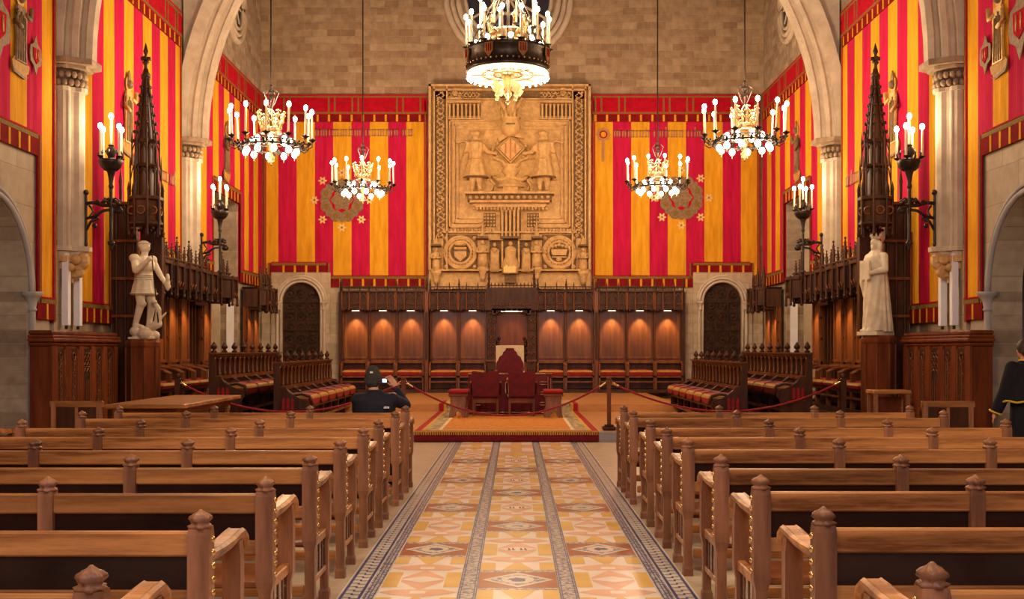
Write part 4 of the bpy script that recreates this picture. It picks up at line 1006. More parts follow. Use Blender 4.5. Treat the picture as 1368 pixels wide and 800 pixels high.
# ------------------------------------------------------------------ chandeliers
def make_chandelier():
    t = thing('chandelier', 'x', 'chandelier', (0, 0, 0), 'crown chandeliers with candle bulbs')
    mb = MB(); mb.ring((0, 0, -.16), .62, .022, 'iron', 'z', 32, 6); mb.ring((0, 0, -.05), .50, .014, 'iron', 'z', 32, 6)
    for i in range(24):
        a = 2 * PI * i / 24; mb.cyl((.5 * math.cos(a), .5 * math.sin(a), -.05), (.62 * math.cos(a), .62 * math.sin(a), -.16), .008, .008, 4, 'iron')
        mb.box(.62 * math.cos(a) - .02, .62 * math.cos(a) + .02, .62 * math.sin(a) - .02, .62 * math.sin(a) + .02, -.2, -.10, 'iron')
    for i in range(6):
        a = 2 * PI * i / 6; mb.tube([(.6 * math.cos(a), .6 * math.sin(a), -.14), (.42 * math.cos(a), .42 * math.sin(a), .02), (.22 * math.cos(a), .22 * math.sin(a), .12)], .013, 'iron', 5)
    mb.build('ring', t)
    mb = MB(); mb.lathe([(.19, .10), (.21, .12), (.20, .16), (.205, .20), (.19, .22)], (0, 0, 0), 24, 'gold')
    for i in range(8):
        a = 2 * PI * i / 8; c, s_ = math.cos(a), math.sin(a)
        mb.tube([(.20 * c, .20 * s_, .2), (.215 * c, .215 * s_, .32), (.25 * c, .25 * s_, .44), (.27 * c, .27 * s_, .52)], [.022, .018, .014, .006], 'gold', 5)
        for (r, z, q) in ((.225, .34, .035), (.25, .45, .04), (.265, .53, .022)):
            mb.ball((r * c, r * s_, z), (q, q, q), 'gold', 6, 4)
            mb.ball((r * c - s_ * .045, r * s_ + c * .045, z - .01), .018, 'gold', 5, 4); mb.ball((r * c + s_ * .045, r * s_ - c * .045, z - .01), .018, 'gold', 5, 4)
        a += PI / 8; mb.ball((.21 * math.cos(a), .21 * math.sin(a), .28), .028, 'gold', 6, 4); mb.cyl((.2 * math.cos(a), .2 * math.sin(a), .2), (.22 * math.cos(a), .22 * math.sin(a), .36), .012, .004, 5, 'gold')
    mb.build('crown', t)
    mb = MB(); mb.cyl((0, 0, .1), (0, 0, 8.2), .017, .017, 6, 'iron'); mb.lathe([(.01, .75), (.05, .80), (.02, .85), (.06, .9), (.06, .93), (.02, .98), (.045, 1.03), (.01, 1.08)], (0, 0, 0), 10, 'iron')
    for i in range(5):
        a = 2 * PI * i / 5; mb.tube([(.0, 0, .55), (.07 * math.cos(a), .07 * math.sin(a), .68), (.16 * math.cos(a), .16 * math.sin(a), .9), (.08 * math.cos(a), .08 * math.sin(a), .98)], .008, 'iron', 4)
        mb.tube([(.19 * math.cos(a), .19 * math.sin(a), .2), (.12 * math.cos(a), .12 * math.sin(a), .42), (0, 0, .62)], .008, 'gold', 4)
    mb.build('hanging_rod', t)
    mb = MB(); mb.lathe([(.01, -.52), (.03, -.50), (.012, -.47), (.04, -.43), (.015, -.40), (.05, -.34), (.02, -.28), (.06, -.18), (.03, -.05), (.10, .08)], (0, 0, 0), 10, 'gold')
    for i in range(6):
        a = 2 * PI * i / 6; mb.tube([(0, 0, -.3), (.07 * math.cos(a), .07 * math.sin(a), -.36), (.06 * math.cos(a), .06 * math.sin(a), -.44)], .009, 'gold', 4)
    mb.build('pendant', t)
    for i in range(12):
        a = 2 * PI * i / 12 + .1; c, s_ = math.cos(a), math.sin(a); r = .80
        mb = MB(); mb.tube([(.62 * c, .62 * s_, -.15), (.70 * c, .70 * s_, -.20), (.79 * c, .79 * s_, -.14), (r * c, r * s_, -.03)], .012, 'iron', 5)
        mb.lathe([(.012, -.06), (.03, -.04), (.075, -.012), (.085, 0), (.03, .004), (.022, .03)], (r * c, r * s_, 0), 10, 'iron')
        for k in range(3): b = a + (k - 1) * .1; mb.ball((.71 * math.cos(b), .71 * math.sin(b), -.10 - .03 * (k % 2)), .025, 'iron', 5, 4)
        mb.build('candle_arm', t)
        mb = MB(); tx = (R.random() - .5) * .04; ty = (R.random() - .5) * .04
        mb.cyl((r * c, r * s_, .01), (r * c + tx, r * s_ + ty, .50), .021, .018, 8, 'candle'); k = mb.build('candle', t)
        mb = MB(); mb.ball((r * c + tx, r * s_ + ty, .545), (.042, .042, .056), 'bulb', 10, 7); mb.build('bulb', k)
    for i in range(10):
        a = 2 * PI * i / 10; mb = MB(); mb.ball((.50 * math.cos(a), .50 * math.sin(a), -.25), (.062, .062, .07), 'globe', 10, 7)
        mb.cyl((.50 * math.cos(a), .50 * math.sin(a), -.33), (.50 * math.cos(a), .50 * math.sin(a), -.38), .014, .004, 5, 'gold'); mb.build('globe_lamp', t)
    for i in range(8):
        a = 2 * PI * i / 8 + .2; mb = MB(); mb.ball((.36 * math.cos(a), .36 * math.sin(a), -.02), (.055, .055, .06), 'globe', 10, 6); mb.build('globe_lamp', t)
    return t
c0 = make_chandelier()
CH = [(-4.78, 22.0, 5.72, 'near the left pier, before the left hanging'), (4.50, 22.0, 5.80, 'near the right pier, before the right hanging'),
      (-3.97, 29.3, 5.92, 'hung deeper in, left of the stone relief'), (3.72, 29.3, 5.98, 'hung deeper in, right of the stone relief')]
for i, (x, y, z, l) in enumerate(CH):
    o = c0 if i == 0 else copy_tree(c0)
    o.location = (x, y, z); o['label'] = '%s crown chandelier %s' % ('larger-looking' if i < 2 else 'smaller-looking', l)
    lightp('chandelier_light', (x, y, z + .85), 390, r=.35); lightp('chandelier_light_low', (x, y, z - .50), 135, r=.3)
# great central chandelier
t = thing('great_chandelier', 'great central chandelier with pierced iron drum hung before the stone relief', 'chandelier', (-.14, 22.0, 6.9))
C = (-.14, 22.0)
mb = MB(); r = .80
mb.lathe([(r, 7.02), (r + .02, 7.04), (r + .02, 7.08), (r, 7.1), (r, 7.38), (r + .03, 7.40), (r + .03, 7.46), (r - .02, 7.46), (r - .02, 7.02)], (*C, 0), 48, 'iron')
for i in range(48):
    a = 2 * PI * i / 48; x, y = C[0] + (r + .02) * math.cos(a), C[1] + (r + .02) * math.sin(a)
    mb.cyl((x, y, 7.46), (x, y, 7.54), .018, .004, 5, 'iron'); mb.ball((x, y, 7.14), .022, 'gold', 5, 4)
mb.build('drum', t)
for i in range(8):
    a = 2 * PI * i / 8 + .35; x, y = C[0] + (r + .035) * math.cos(a), C[1] + (r + .035) * math.sin(a)
    mb = MB(); q = lambda u, v, w, a=a, x=x, y=y: (x - math.sin(a) * u + math.cos(a) * w, y + math.cos(a) * u + math.sin(a) * w, v)
    mb.prism([(-.09, 7.42), (-.09, 7.26), (0, 7.14), (.09, 7.26), (.09, 7.42)], q, 0, .02, 'gold')
    for k in (-.045, .0, .045): mb.prism([(k - .01, 7.40), (k - .01, 7.25), (k + .01, 7.25), (k + .01, 7.40)], q, .02, .026, 'fringe_red')
    mb.build('shield', t)
mb = MB()
mb.lathe([(.79, 7.02), (.80, 7.0), (.80, 6.95), (.785, 6.93), (.77, 6.94), (.77, 7.0)], (*C, 0), 48, 'crystal'); mb.build('light_skirt', t)
for i in range(32):
    a = 2 * PI * i / 32; mb = MB(); x, y = C[0] + .79 * math.cos(a), C[1] + .79 * math.sin(a); mb.ball((x, y, 6.91), .024, 'globe', 6, 5); mb.build('bead_lamp', t)
mb = MB()
for rr in (.5, .28): mb.ring((*C, 6.98), rr, .018, 'gold', 'z', 32, 5)
for i in range(8):
    a = 2 * PI * i / 8; mb.cyl((*C, 6.98), (C[0] + .75 * math.cos(a), C[1] + .75 * math.sin(a), 6.98), .014, .014, 5, 'gold')
mb.build('spokes', t)
for i in range(18):
    a = 2 * PI * i / 18; rr = .62 if i % 2 else .42; mb = MB(); mb.ball((C[0] + rr * math.cos(a), C[1] + rr * math.sin(a), 7.04), .055, 'globe', 8, 6); mb.build('globe_lamp', t)
mb = MB(); mb.lathe([(.02, 6.40), (.05, 6.46), (.02, 6.5), (.09, 6.6), (.05, 6.7), (.12, 6.85), (.06, 6.98)], (*C, 0), 12, 'gold'); mb.build('pendant', t)
for i in range(4):
    a = PI / 4 + i * PI / 2; x, y = C[0] + .26 * math.cos(a), C[1] + .26 * math.sin(a)
    mb = MB(); mb.cyl((x, y, 6.95), (x, y, 6.76), .01, .01, 5, 'gold'); mb.cyl((x - .07, y - .04, 6.76), (x + .07, y - .10, 6.64), .085, .085, 4, 'lampcream'); mb.cyl((x + .02, y - .12, 6.66), (x - .04, y - .14, 6.50), .025, .035, 8, 'lampcream'); mb.build('spot_lamp', t)
mb = MB(); mb.cyl((*C, 6.9), (*C, 13.8), .025, .025, 8, 'iron')
for i in range(8):
    a = 2 * PI * i / 8; mb.tube([(C[0] + r * math.cos(a), C[1] + r * math.sin(a), 7.46), (C[0] + .5 * math.cos(a), C[1] + .5 * math.sin(a), 8.0), (C[0] + .2 * math.cos(a), C[1] + .2 * math.sin(a), 8.6), (*C, 9.0)], .014, 'iron', 5)
mb.build('hanging_rod', t)
mb = MB(); mb.lathe([(.34, 7.62), (.37, 7.66), (.37, 7.80), (.34, 7.84), (.30, 7.82), (.30, 7.64)], (*C, 0), 32, 'gold')
for i in range(10):
    a = 2 * PI * i / 10; c, s_ = math.cos(a), math.sin(a); mb.tube([(C[0] + .36 * c, C[1] + .36 * s_, 7.84), (C[0] + .40 * c, C[1] + .40 * s_, 8.0), (C[0] + .42 * c, C[1] + .42 * s_, 8.14)], [.03, .02, .006], 'gold', 5); mb.ball((C[0] + .41 * c, C[1] + .41 * s_, 8.05), .05, 'gold', 6, 4)
mb.build('crown', t)
for (rr, n, z, off) in ((.82, 14, 7.46, .1), (.56, 8, 7.80, .3)):
    for i in range(n):
        a = 2 * PI * i / n + off; x, y = C[0] + rr * math.cos(a), C[1] + rr * math.sin(a)
        mb = MB(); mb.tube([(C[0] + (rr - .1) * math.cos(a), C[1] + (rr - .1) * math.sin(a), z - .08), (x, y, z - .06), (x, y, z + .02)], .014, 'iron', 5)
        mb.lathe([(.012, 0), (.03, .01), (.07, .03), (.08, .04), (.03, .045)], (x, y, z), 10, 'iron'); mb.build('candle_arm', t)
        mb = MB(); mb.cyl((x, y, z + .04), (x, y, z + .58), .022, .020, 8, 'candle'); k = mb.build('candle', t)
        mb = MB(); mb.ball((x, y, z + .63), (.042, .042, .058), 'bulb', 10, 7); mb.build('bulb', k)
for i in range(8):
    a = 2 * PI * i / 8 + .1; mb = MB(); mb.ball((C[0] + .62 * math.cos(a), C[1] + .62 * math.sin(a), 7.60), .055, 'globe', 8, 6); mb.build('globe_lamp', t)
lightp('great_light', (*C, 8.5), 760, r=.4); lightp('great_light_low', (C[0], C[1], 5.6), 230, r=.3)

# ------------------------------------------------------------------ wall lamps on the piers
for s in (-1, 1):
    for yc, nm in ((18.85, 'near'), (25.8, 'far')):
        xw = OX + s * 7.12; xs = OX + s * 6.70; z0 = 3.3
        t = thing('wall_lamp', 'wrought iron bracket lamp with candle bulbs on the %s pier, %s wall' % (nm, SIDE[s]), 'lamp', (xw, yc, 4.0), 'iron bracket lamps on the piers')
        g = lambda d, z, dy=0: (xw - s * d, yc + dy, z)
        mb = MB(); mb.cyl(g(0, 3.42), g(0, 4.2), .022, .022, 8, 'iron'); mb.ball(g(0, 3.38), (.03, .03, .06), 'iron'); mb.ball(g(0, 4.24), .05, 'iron'); mb.build('wall_bar', t)
        mb = MB(); D = .42
        mb.tube([g(0, 4.05), g(.12, 4.07), g(.28, 4.02), g(D, 4.02), g(D + .14, 3.98), g(D + .18, 3.92)], .032, 'iron', 6)
        mb.tube([g(0, 3.8), g(.15, 3.84), g(.28, 3.93), g(D, 3.95)], .026, 'iron', 6); mb.tube([g(0, 3.6), g(.08, 3.75), g(.2, 3.82)], .022, 'iron', 6)
        mb.tube([g(.05, 4.02), g(.12, 3.92), g(.06, 3.84), g(.13, 3.76), g(.22, 3.80)], .018, 'iron', 5)
        for k in range(7): mb.ball(g(.12 + k * .07, 4.06 + .03 * (k % 2), .03 * ((k % 3) - 1)), (.045, .03, .03), 'iron', 6, 4)
        for k in range(4): mb.tube([g(.25 + k * .05, 4.05), g(.30 + k * .06, 4.15, .03), g(.40 + k * .05, 4.10, .05)], .016, 'iron', 4)
        mb.ball(g(D + .12, 3.93), (.08, .05, .06), 'iron', 8, 5); mb.ball(g(.14, 3.68), .045, 'iron', 6, 4); mb.build('dragon_bracket', t)
        mb = MB(); mb.cyl(g(D, 3.35), g(D, 4.7), .028, .028, 8, 'iron'); mb.lathe([(.005, -.16), (.03, -.12), (.02, -.1), (.06, -.05), (.065, -.02), (.02, .02)], (xw - s * D, yc, 3.42), 10, 'iron')
        mb.lathe([(.02, 4.28), (.045, 4.34), (.03, 4.38), (.05, 4.5), (.07, 4.58), (.10, 4.62)], (xw - s * D, yc, 0), 10, 'iron'); mb.build('stem', t)
        mb = MB(); mb.lathe([(.10, 4.60), (.16, 4.66), (.19, 4.74), (.19, 4.78), (.14, 4.80), (.10, 4.66)], (xw - s * D, yc, 0), 14, 'iron', 7, .06)
        for k in range(9): a = 2 * PI * k / 9; mb.tube([(xw - s * D + .17 * math.cos(a), yc + .17 * math.sin(a), 4.78), (xw - s * D + .2 * math.cos(a), yc + .2 * math.sin(a), 4.88), (xw - s * D + .17 * math.cos(a), yc + .17 * math.sin(a), 4.93)], .016, 'iron', 4)
        mb.lathe([(.04, 4.7), (.05, 4.85), (.09, 4.93), (.03, 5.02), (.01, 5.1)], (xw - s * D, yc, 0), 8, 'iron', 4, .2); mb.build('basket', t)
        for k, (a, rr, zc) in enumerate([(i * PI / 2 + PI / 4 + .2, .21, 4.82) for i in range(4)] + [(0, 0, 5.02)]):
            x, y = xw - s * D + rr * math.cos(a), yc + rr * math.sin(a)
            mb = MB(); mb.lathe([(.01, -.03), (.05, 0), (.055, .01), (.02, .014)], (x, y, zc), 8, 'iron'); mb.tube([(xw - s * D, yc, zc - .12), ((x + xw - s * D) / 2, (y + yc) / 2, zc - .10), (x, y, zc)], .01, 'iron', 5); mb.build('candle_arm', t)
            mb = MB(); mb.cyl((x, y, zc + .01), (x, y, zc + .46), .020, .018, 8, 'candle'); kk = mb.build('candle', t)
            mb = MB(); mb.ball((x, y, zc + .50), (.040, .040, .055), 'bulb', 10, 7); mb.build('bulb', kk)
        lightp('sconce_light', (xw - s * (D + .05), yc - .0, 5.42), 52, r=.12)

# ------------------------------------------------------------------ statues under carved spires
def poseframe(x, y, z, ang):
    c, s_ = math.cos(ang), math.sin(ang)
    return lambda a, b, h: (x + a * c - b * s_, y + a * s_ + b * c, z + h)   # a forward, b to the figure's left
for s in (-1, 1):
    xs = OX + s * 6.68; ys = 20.45
    nm = SIDE[s]; ang = (-.42 if s < 0 else PI + .5)
    # plinth
    t = thing('plinth', 'tall polygonal wooden plinth carrying the %s' % ('armoured knight statue' if s < 0 else 'robed king statue'), 'plinth', (xs, ys, 0))
    zt = 1.79 if s < 0 else 1.86
    mb = MB(); mb.lathe([(.34, 0), (.34, .3), (.29, .34), (.29, zt - .16), (.31, zt - .12), (.31, zt - .06), (.28, zt)], (xs + s * .02, ys, 0), 8, 'cabwood', smooth=False, a0=PI / 8); mb.build('shaft', t)
    for k in range(8):
        a = 2 * PI * k / 8 + PI / 8; mb = MB(); mb.cyl((xs + s * .02 + .293 * math.cos(a), ys + .293 * math.sin(a), .34), (xs + s * .02 + .293 * math.cos(a), ys + .293 * math.sin(a), zt - .16), .018, .018, 6, 'stallwood'); mb.build('corner_bead', t)
    # spire canopy with back board
    t = thing('spire_canopy', 'soaring dark carved wooden spire canopy above the %s' % ('knight statue' if s < 0 else 'king statue'), 'canopy', (OX + s * 7.2, 21.0, 0))
    mb = MB(); mb.box(OX + s * 6.98, OX + s * 7.43, 20.92, 21.10, 0, 4.35, 'darkwood')
    for k in range(3): x = OX + s * (7.02 + k * .16); mb.cyl((x, 20.90, .3), (x, 20.90, 4.3), .025, .025, 6, 'darkwood')
    for z in (2.2, 2.9, 3.6, 4.3): mb.box(OX + s * 6.96, OX + s * 7.43, 20.87, 21.1, z, z + .05, 'stallwood')
    mb.box(xs - .2, xs + .2, 20.85, 21.0, 1.8, 3.9, 'darkwood'); mb.build('back_board', t)
    x0, y0 = xs - s * .02, 20.5
    mb = MB()
    mb.lathe([(.26, 3.85), (.31, 3.88), (.31, 3.92), (.28, 3.94), (.28, 4.30), (.32, 4.33), (.32, 4.38), (.24, 4.40)], (x0, y0, 0), 8, 'darkwood', smooth=False, a0=PI / 8)
    for k in range(8):
        a = 2 * PI * k / 8 + PI / 8; px_, py_ = x0 + .30 * math.cos(a), y0 + .30 * math.sin(a)
        mb.cyl((px_, py_, 3.72), (px_, py_, 4.50), .022, .022, 6, 'darkwood'); mb.cyl((px_, py_, 4.5), (px_, py_, 4.66), .03, .003, 6, 'darkwood'); mb.ball((px_, py_, 3.70), (.03, .03, .05), 'darkwood', 6, 4)
        a2 = a + PI / 8; qx, qy = math.cos(a2), math.sin(a2)
        mb.ring((x0 + .27 * qx, y0 + .27 * qy, 4.12), .07, .016, 'stallwood', 'y' if abs(qy) > .6 else 'x', 12, 5)
        mb.tube([(x0 + .29 * math.cos(a), y0 + .29 * math.sin(a), 3.86), (x0 + .27 * qx, y0 + .27 * qy, 3.95), (x0 + .29 * math.cos(a + PI / 4), y0 + .29 * math.sin(a + PI / 4), 3.86)], .016, 'darkwood', 5)
        mb.ball((x0 + .27 * qx, y0 + .27 * qy, 3.80), .03, 'darkwood', 6, 4)
    mb.build('gallery', t)
    # open lantern stage
    for (zb, zt_, rr, n) in ((4.40, 4.95, .20, 8), (4.95, 5.40, .17, 8)):
        mb = MB()
        for k in range(n):
            a = 2 * PI * k / n + PI / 8; px_, py_ = x0 + rr * math.cos(a), y0 + rr * math.sin(a)
            mb.cyl((px_, py_, zb), (px_, py_, zt_), .018, .016, 6, 'darkwood')
            ox_, oy_ = x0 + (rr + .07) * math.cos(a), y0 + (rr + .07) * math.sin(a)
            mb.cyl((ox_, oy_, zb), (ox_, oy_, zt_ - .05), .015, .014, 5, 'darkwood'); mb.cyl((ox_, oy_, zt_ - .05), (ox_, oy_, zt_ + .2), .02, .002, 5, 'darkwood')
            mb.tube([(ox_, oy_, zb + .25), ((px_ + ox_) / 2, (py_ + oy_) / 2, zt_ - .08), (px_, py_, zt_)], .010, 'darkwood', 4)
            b = a + PI / 4; mb.tube([(px_, py_, zt_ - .16), (x0 + rr * .95 * math.cos(a + PI / 8), y0 + rr * .95 * math.sin(a + PI / 8), zt_ - .04), (x0 + rr * math.cos(b), y0 + rr * math.sin(b), zt_ - .16)], .013, 'darkwood', 4)
        mb.lathe([(rr * 1.05, zt_ - .03), (rr * 1.15, zt_), (rr, zt_ + .03)], (x0, y0, 0), 8, 'darkwood', smooth=False, a0=PI / 8)
        mb.cyl((x0, y0, zb), (x0, y0, zt_), rr * .72, rr * .66, 8, 'darkwood'); mb.build('lantern_stage', t)
    mb = MB(); zc, zp = 5.4, 6.72
    for k in range(8):
        a = 2 * PI * k / 8 + PI / 8
        pts = [(x0 + (.155 * (1 - j / 8) + .028) * math.cos(a), y0 + (.155 * (1 - j / 8) + .028) * math.sin(a), zc + (zp - zc) * j / 8) for j in range(9)]
        mb.tube(pts, .016, 'darkwood', 5)
        for j in range(8):
            p = pts[j]; mb.ball((x0 + (p[0] - x0) * 1.18, y0 + (p[1] - y0) * 1.18, p[2]), (.034, .034, .036), 'darkwood', 5, 4)
    mb.cyl((x0, y0, zc), (x0, y0, zp), .14, .025, 8, 'darkwood'); mb.build('spire', t)
    mb = MB(); mb.lathe([(.04, 6.55), (.085, 6.60), (.05, 6.66), (.03, 6.72), (.03, 6.80), (.06, 6.84), (.03, 6.88)], (x0, y0, 0), 8, 'darkwood', 4, .15)
    mb.box(x0 - .085, x0 + .085, y0 - .03, y0 + .03, 6.88, 6.94, 'darkwood'); mb.box(x0 - .03, x0 + .03, y0 - .085, y0 + .085, 6.88, 6.94, 'darkwood')
    mb.lathe([(.025, 6.86), (.025, 6.98), (.05, 7.04), (.02, 7.14), (.003, 7.2)], (x0, y0, 0), 8, 'darkwood'); mb.build('cross_finial', t)
    for k in range(2):
        xx = OX + s * (6.98 + .28 * k)
        mb = MB(); mb.cyl((xx, 20.9, 4.3), (xx, 20.9, 4.7 + (1 - k) * .15), .03, .03, 6, 'darkwood'); mb.cyl((xx, 20.9, 4.7 + (1 - k) * .15), (xx, 20.9, 5.0 + (1 - k) * .15), .04, .003, 6, 'darkwood'); mb.build('pinnacle', t)

# knight
f = poseframe(OX - 6.68, 20.45, 1.79, -.45)
t = thing('statue', 'pale marble statue of an armoured knight with lance over a slain beast', 'statue', (OX - 6.68, 20.45, 1.79), 'statues on plinths')
mb = MB(); m = 'marble'
mb.box(OX - 6.68 - .20, OX - 6.68 + .20, 20.28, 20.62, 1.79, 1.83, m)
for a, b, h, r in ((.0, 0, .08, .14), (.10, -.08, .10, .12), (-.12, .04, .12, .12), (.16, .06, .07, .09), (-.05, -.12, .14, .1), (.02, .1, .16, .09)): mb.ball(f(a, b, h), r, m, 10, 7)
hip = 1.0
for b, ka, fa in ((.085, .05, .04), (-.085, .0, -.05)):
    mb.limb(f(-.01, b, hip - .05), f(ka + .03, b * 1.1, .64), .092, .066, m); mb.limb(f(ka + .03, b * 1.1, .64), f(fa - .03, b * 1.15, .28), .068, .043, m)
    mb.ball(f(ka + .06, b * 1.1, .64), .068, m, 10, 6); mb.limb(f(fa - .03, b * 1.15, .25), f(fa + .12, b * 1.3, .22), .05, .038, m)
mb.ball(f(0, 0, hip), (.15, .16, .12), m, 12, 8); mb.lathe([(.20, hip - .20), (.185, hip - .1), (.15, hip + .06), (.13, hip + .12)], f(0, 0, 0), 20, m, 10, .04)
mb.limb(f(0, 0, hip + .08), f(-.01, 0, 1.38), .125, .155, m, 14); mb.ball(f(.03, 0, 1.34), (.15, .17, .16), m, 14, 9)
for b in (.19, -.19): mb.ball(f(-.01, b, 1.46), .085, m, 10, 7)
mb.limb(f(-.01, -.19, 1.46), f(.08, -.26, 1.22), .062, .05, m); mb.limb(f(.08, -.26, 1.22), f(.25, -.16, 1.42), .05, .036, m); mb.ball(f(.26, -.15, 1.44), .048, m)
mb.limb(f(-.01, .19, 1.46), f(.10, .25, 1.18), .06, .048, m); mb.limb(f(.10, .25, 1.18), f(.27, .22, .98), .047, .035, m); mb.ball(f(.29, .22, .96), .05, m)
mb.limb(f(0, 0, 1.5), f(.02, 0, 1.58), .06, .055, m); mb.ball(f(.02, 0, 1.67), (.085, .08, .11), m, 14, 10); mb.ball(f(.075, 0, 1.645), (.035, .045, .055), m, 8, 6); mb.ball(f(.115, 0, 1.665), (.018, .014, .025), m, 6, 5)
mb.ball(f(0, 0, 1.715), (.10, .095, .085), m, 12, 8)
fat = lambda V: [(xk0 + (x - xk0) * 1.16, 20.45 + (y - 20.45) * 1.16, z) for x, y, z in V]
xk0 = OX - 6.68; mb.v = fat(mb.v)
mb.build('figure', t, remesh=.013)
mb = MB()
for k in range(4): mb.lathe([(.135 + .012 * (k % 2), 0), (.15, .02), (.135, .04)], f(.0, 0, 1.04 + k * .035), 20, m)
mb.v = fat(mb.v); mb.build('belt', t); mb = MB()
mb.ring(f(0, 0, 1.74), .092, .012, m, 'z', 20, 6); mb.v = fat(mb.v); mb.build('helmet_rim', t); mb = MB(); mb.ring(f(0, 0, .83), .205, .012, m, 'z', 24, 6); mb.v = fat(mb.v); mb.build('skirt_hem', t)
mb = MB(); mb.tube([f(.27, .0, 1.95), f(.29, -.1, 1.45), f(.30, .05, .3)], .011, 'iron', 6); mb.build('lance', t)
mb = MB(); mb.limb(f(.22, .12, .30), f(.30, .05, .55), .07, .05, m); mb.limb(f(.30, .05, .55), f(.24, -.02, .70), .05, .04, m); mb.ball(f(.28, -.04, .68), (.06, .04, .04), m)
mb.limb(f(-.15, .1, .12), f(.22, .12, .28), .08, .08, m); mb.limb(f(-.15, .1, .12), f(-.26, 0, .2), .07, .03, m); mb.limb(f(.15, .14, .28), f(.32, .22, .48), .03, .02, m)
mb.build('beast', t, remesh=.013)
mb = MB(); mb.ball(f(.36, .22, 1.0), (.05, .07, .12), m, 8, 6); mb.ball(f(.38, .20, 1.12), (.04, .05, .08), m, 8, 6); mb.build('shield', t, remesh=.012)

# king
xk, yk, zk = OX + 6.68 - .02, 20.45, 1.86
f = poseframe(xk, yk, zk, PI + .5)
t = thing('statue', 'pale marble statue of a bearded crowned king in long robe holding a book', 'statue', (xk, yk, zk), 'statues on plinths')
mb = MB(); mb.lathe([(.24, .08), (.235, .3), (.225, .6), (.20, .95), (.18, 1.15), (.19, 1.32), (.185, 1.42), (.12, 1.52), (.06, 1.57)], f(0, 0, 0), 40, m, 11, .045, 1.2)
for k in range(9):
    a = PI * (k - 4) / 7 + PI; ca, sa = math.cos(a), math.sin(a)
    mb.tube([f(.10 * ca, .17 * sa, 1.40), f(.16 * ca - .02, .19 * sa, .95), f(.20 * ca - .02, .23 * sa, .5), f(.24 * ca - .03, .25 * sa, .06)], [.02, .03, .034, .04], m, 6)
for b in (.2, -.2): mb.ball(f(0, b * .9, 1.43), .075, m, 10, 7)
mb.limb(f(0, .19, 1.43), f(.05, .25, 1.18), .07, .065, m); mb.limb(f(.05, .25, 1.18), f(.25, .10, 1.12), .062, .04, m); mb.ball(f(.27, .07, 1.12), .042, m)
mb.limb(f(0, -.19, 1.43), f(.05, -.25, 1.18), .07, .065, m); mb.limb(f(.05, -.25, 1.18), f(.24, -.12, 1.22), .062, .04, m); mb.ball(f(.26, -.1, 1.24), .042, m)
mb.tube([f(.05, -.26, 1.15), f(.12, -.22, .95), f(.10, -.20, .7)], [.07, .05, .02], m, 8)
for a, b, h in ((.2, .06, .08), (.2, -.08, .08)): mb.ball(f(a, b, h), (.10, .07, .05), m, 8, 6)
mb.limb(f(0, 0, 1.5), f(.015, 0, 1.60), .06, .055, m); mb.ball(f(.02, 0, 1.68), (.09, .082, .11), m, 14, 10); mb.ball(f(.105, 0, 1.68), (.018, .014, .026), m, 6, 5); mb.ball(f(.075, 0, 1.58), (.045, .05, .075), m, 8, 6)
for a, b in ((-.05, .05), (-.07, 0), (-.05, -.05), (0, .08), (0, -.08)): mb.ball(f(a, b, 1.63), (.045, .045, .10), m, 8, 6)
mb.build('figure', t, remesh=.013)
mb = MB(); mb.lathe([(.085, 0), (.095, .02), (.095, .05)], f(.0, 0, 1.75), 18, m)
for k in range(8): a = 2 * PI * k / 8; c = f(.095 * math.cos(a), .095 * math.sin(a), 1.80); mb.cyl(c, (c[0], c[1], c[2] + .06), .025, .004, 5, m)
mb.build('crown', t)
mb = MB(); mb.prism([(-.10, 1.02), (-.10, 1.34), (.10, 1.34), (.10, 1.02)], lambda a, b, w: f(w, a, b), .24, .29, m); mb.prism([(-.11, 1.01), (-.11, 1.35), (.11, 1.35), (.11, 1.01)], lambda a, b, w: f(w, a, b), .29, .30, m); mb.build('book', t)
mb = MB(); c = f(.04, 0, 0); mb.prism([(-.24, -.2), (-.24, .2), (.24, .24), (.3, 0), (.24, -.24)], lambda a, b, w: f(a, b, w), .0, .07, m); mb.build('base', t)
for s in (-1, 1):
    spot('statue_spot', (OX + s * 5.2, 17.6, 5.0), (OX + s * 6.68, 20.45, 2.7), 60, (1., .85, .62), .5, .1, .8)
# ------------------------------------------------------------------ great stone relief
K = .02214    # metres per photograph pixel on the end wall
def rp(px, py, d): return ((px - 688) * K, 33.42 - d, 1.6 + (467 - py) * K)
PR = lambda u, v, d: rp(u, v, d)
def rbox(mb, x0, x1, y0, y1, d0, d1, m='relief'): mb.box(*sorted((rp(x0, 0, 0)[0], rp(x1, 0, 0)[0])), 33.42 - d1, 33.42 - d0, *sorted((rp(0, y1, 0)[2], rp(0, y0, 0)[2])), m)
def rball(mb, x, y, r, d, m='relief', ry=None, rd=None):
    mb.ball(rp(x, y, d), (r * K, (rd or r) * K, (ry or r) * K), m, 8, 5)
t = thing('stone_relief', 'tall gilded-looking carved stone relief with diamond shield and two heralds, centre of end wall', 'relief', rp(681, 385, 0))
mb = MB(); rbox(mb, 573, 789, 113, 386, 0, .12); mb.build('slab', t)
mb = MB()
for x0, x1 in ((573, 576), (579, 581), (596, 598), (764, 766), (781, 783), (786, 789)): rbox(mb, x0, x1, 113, 360, .12, .30 if x0 in (573, 786) else .24)
rbox(mb, 573, 789, 113, 116, .12, .30); rbox(mb, 579, 783, 119, 121, .12, .24); rbox(mb, 598, 764, 131, 133, .12, .22); mb.build('frame', t)
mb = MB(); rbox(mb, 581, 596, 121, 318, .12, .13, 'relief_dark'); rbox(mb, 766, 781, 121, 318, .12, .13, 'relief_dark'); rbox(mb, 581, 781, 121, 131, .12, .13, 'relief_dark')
rr = random.Random(5)
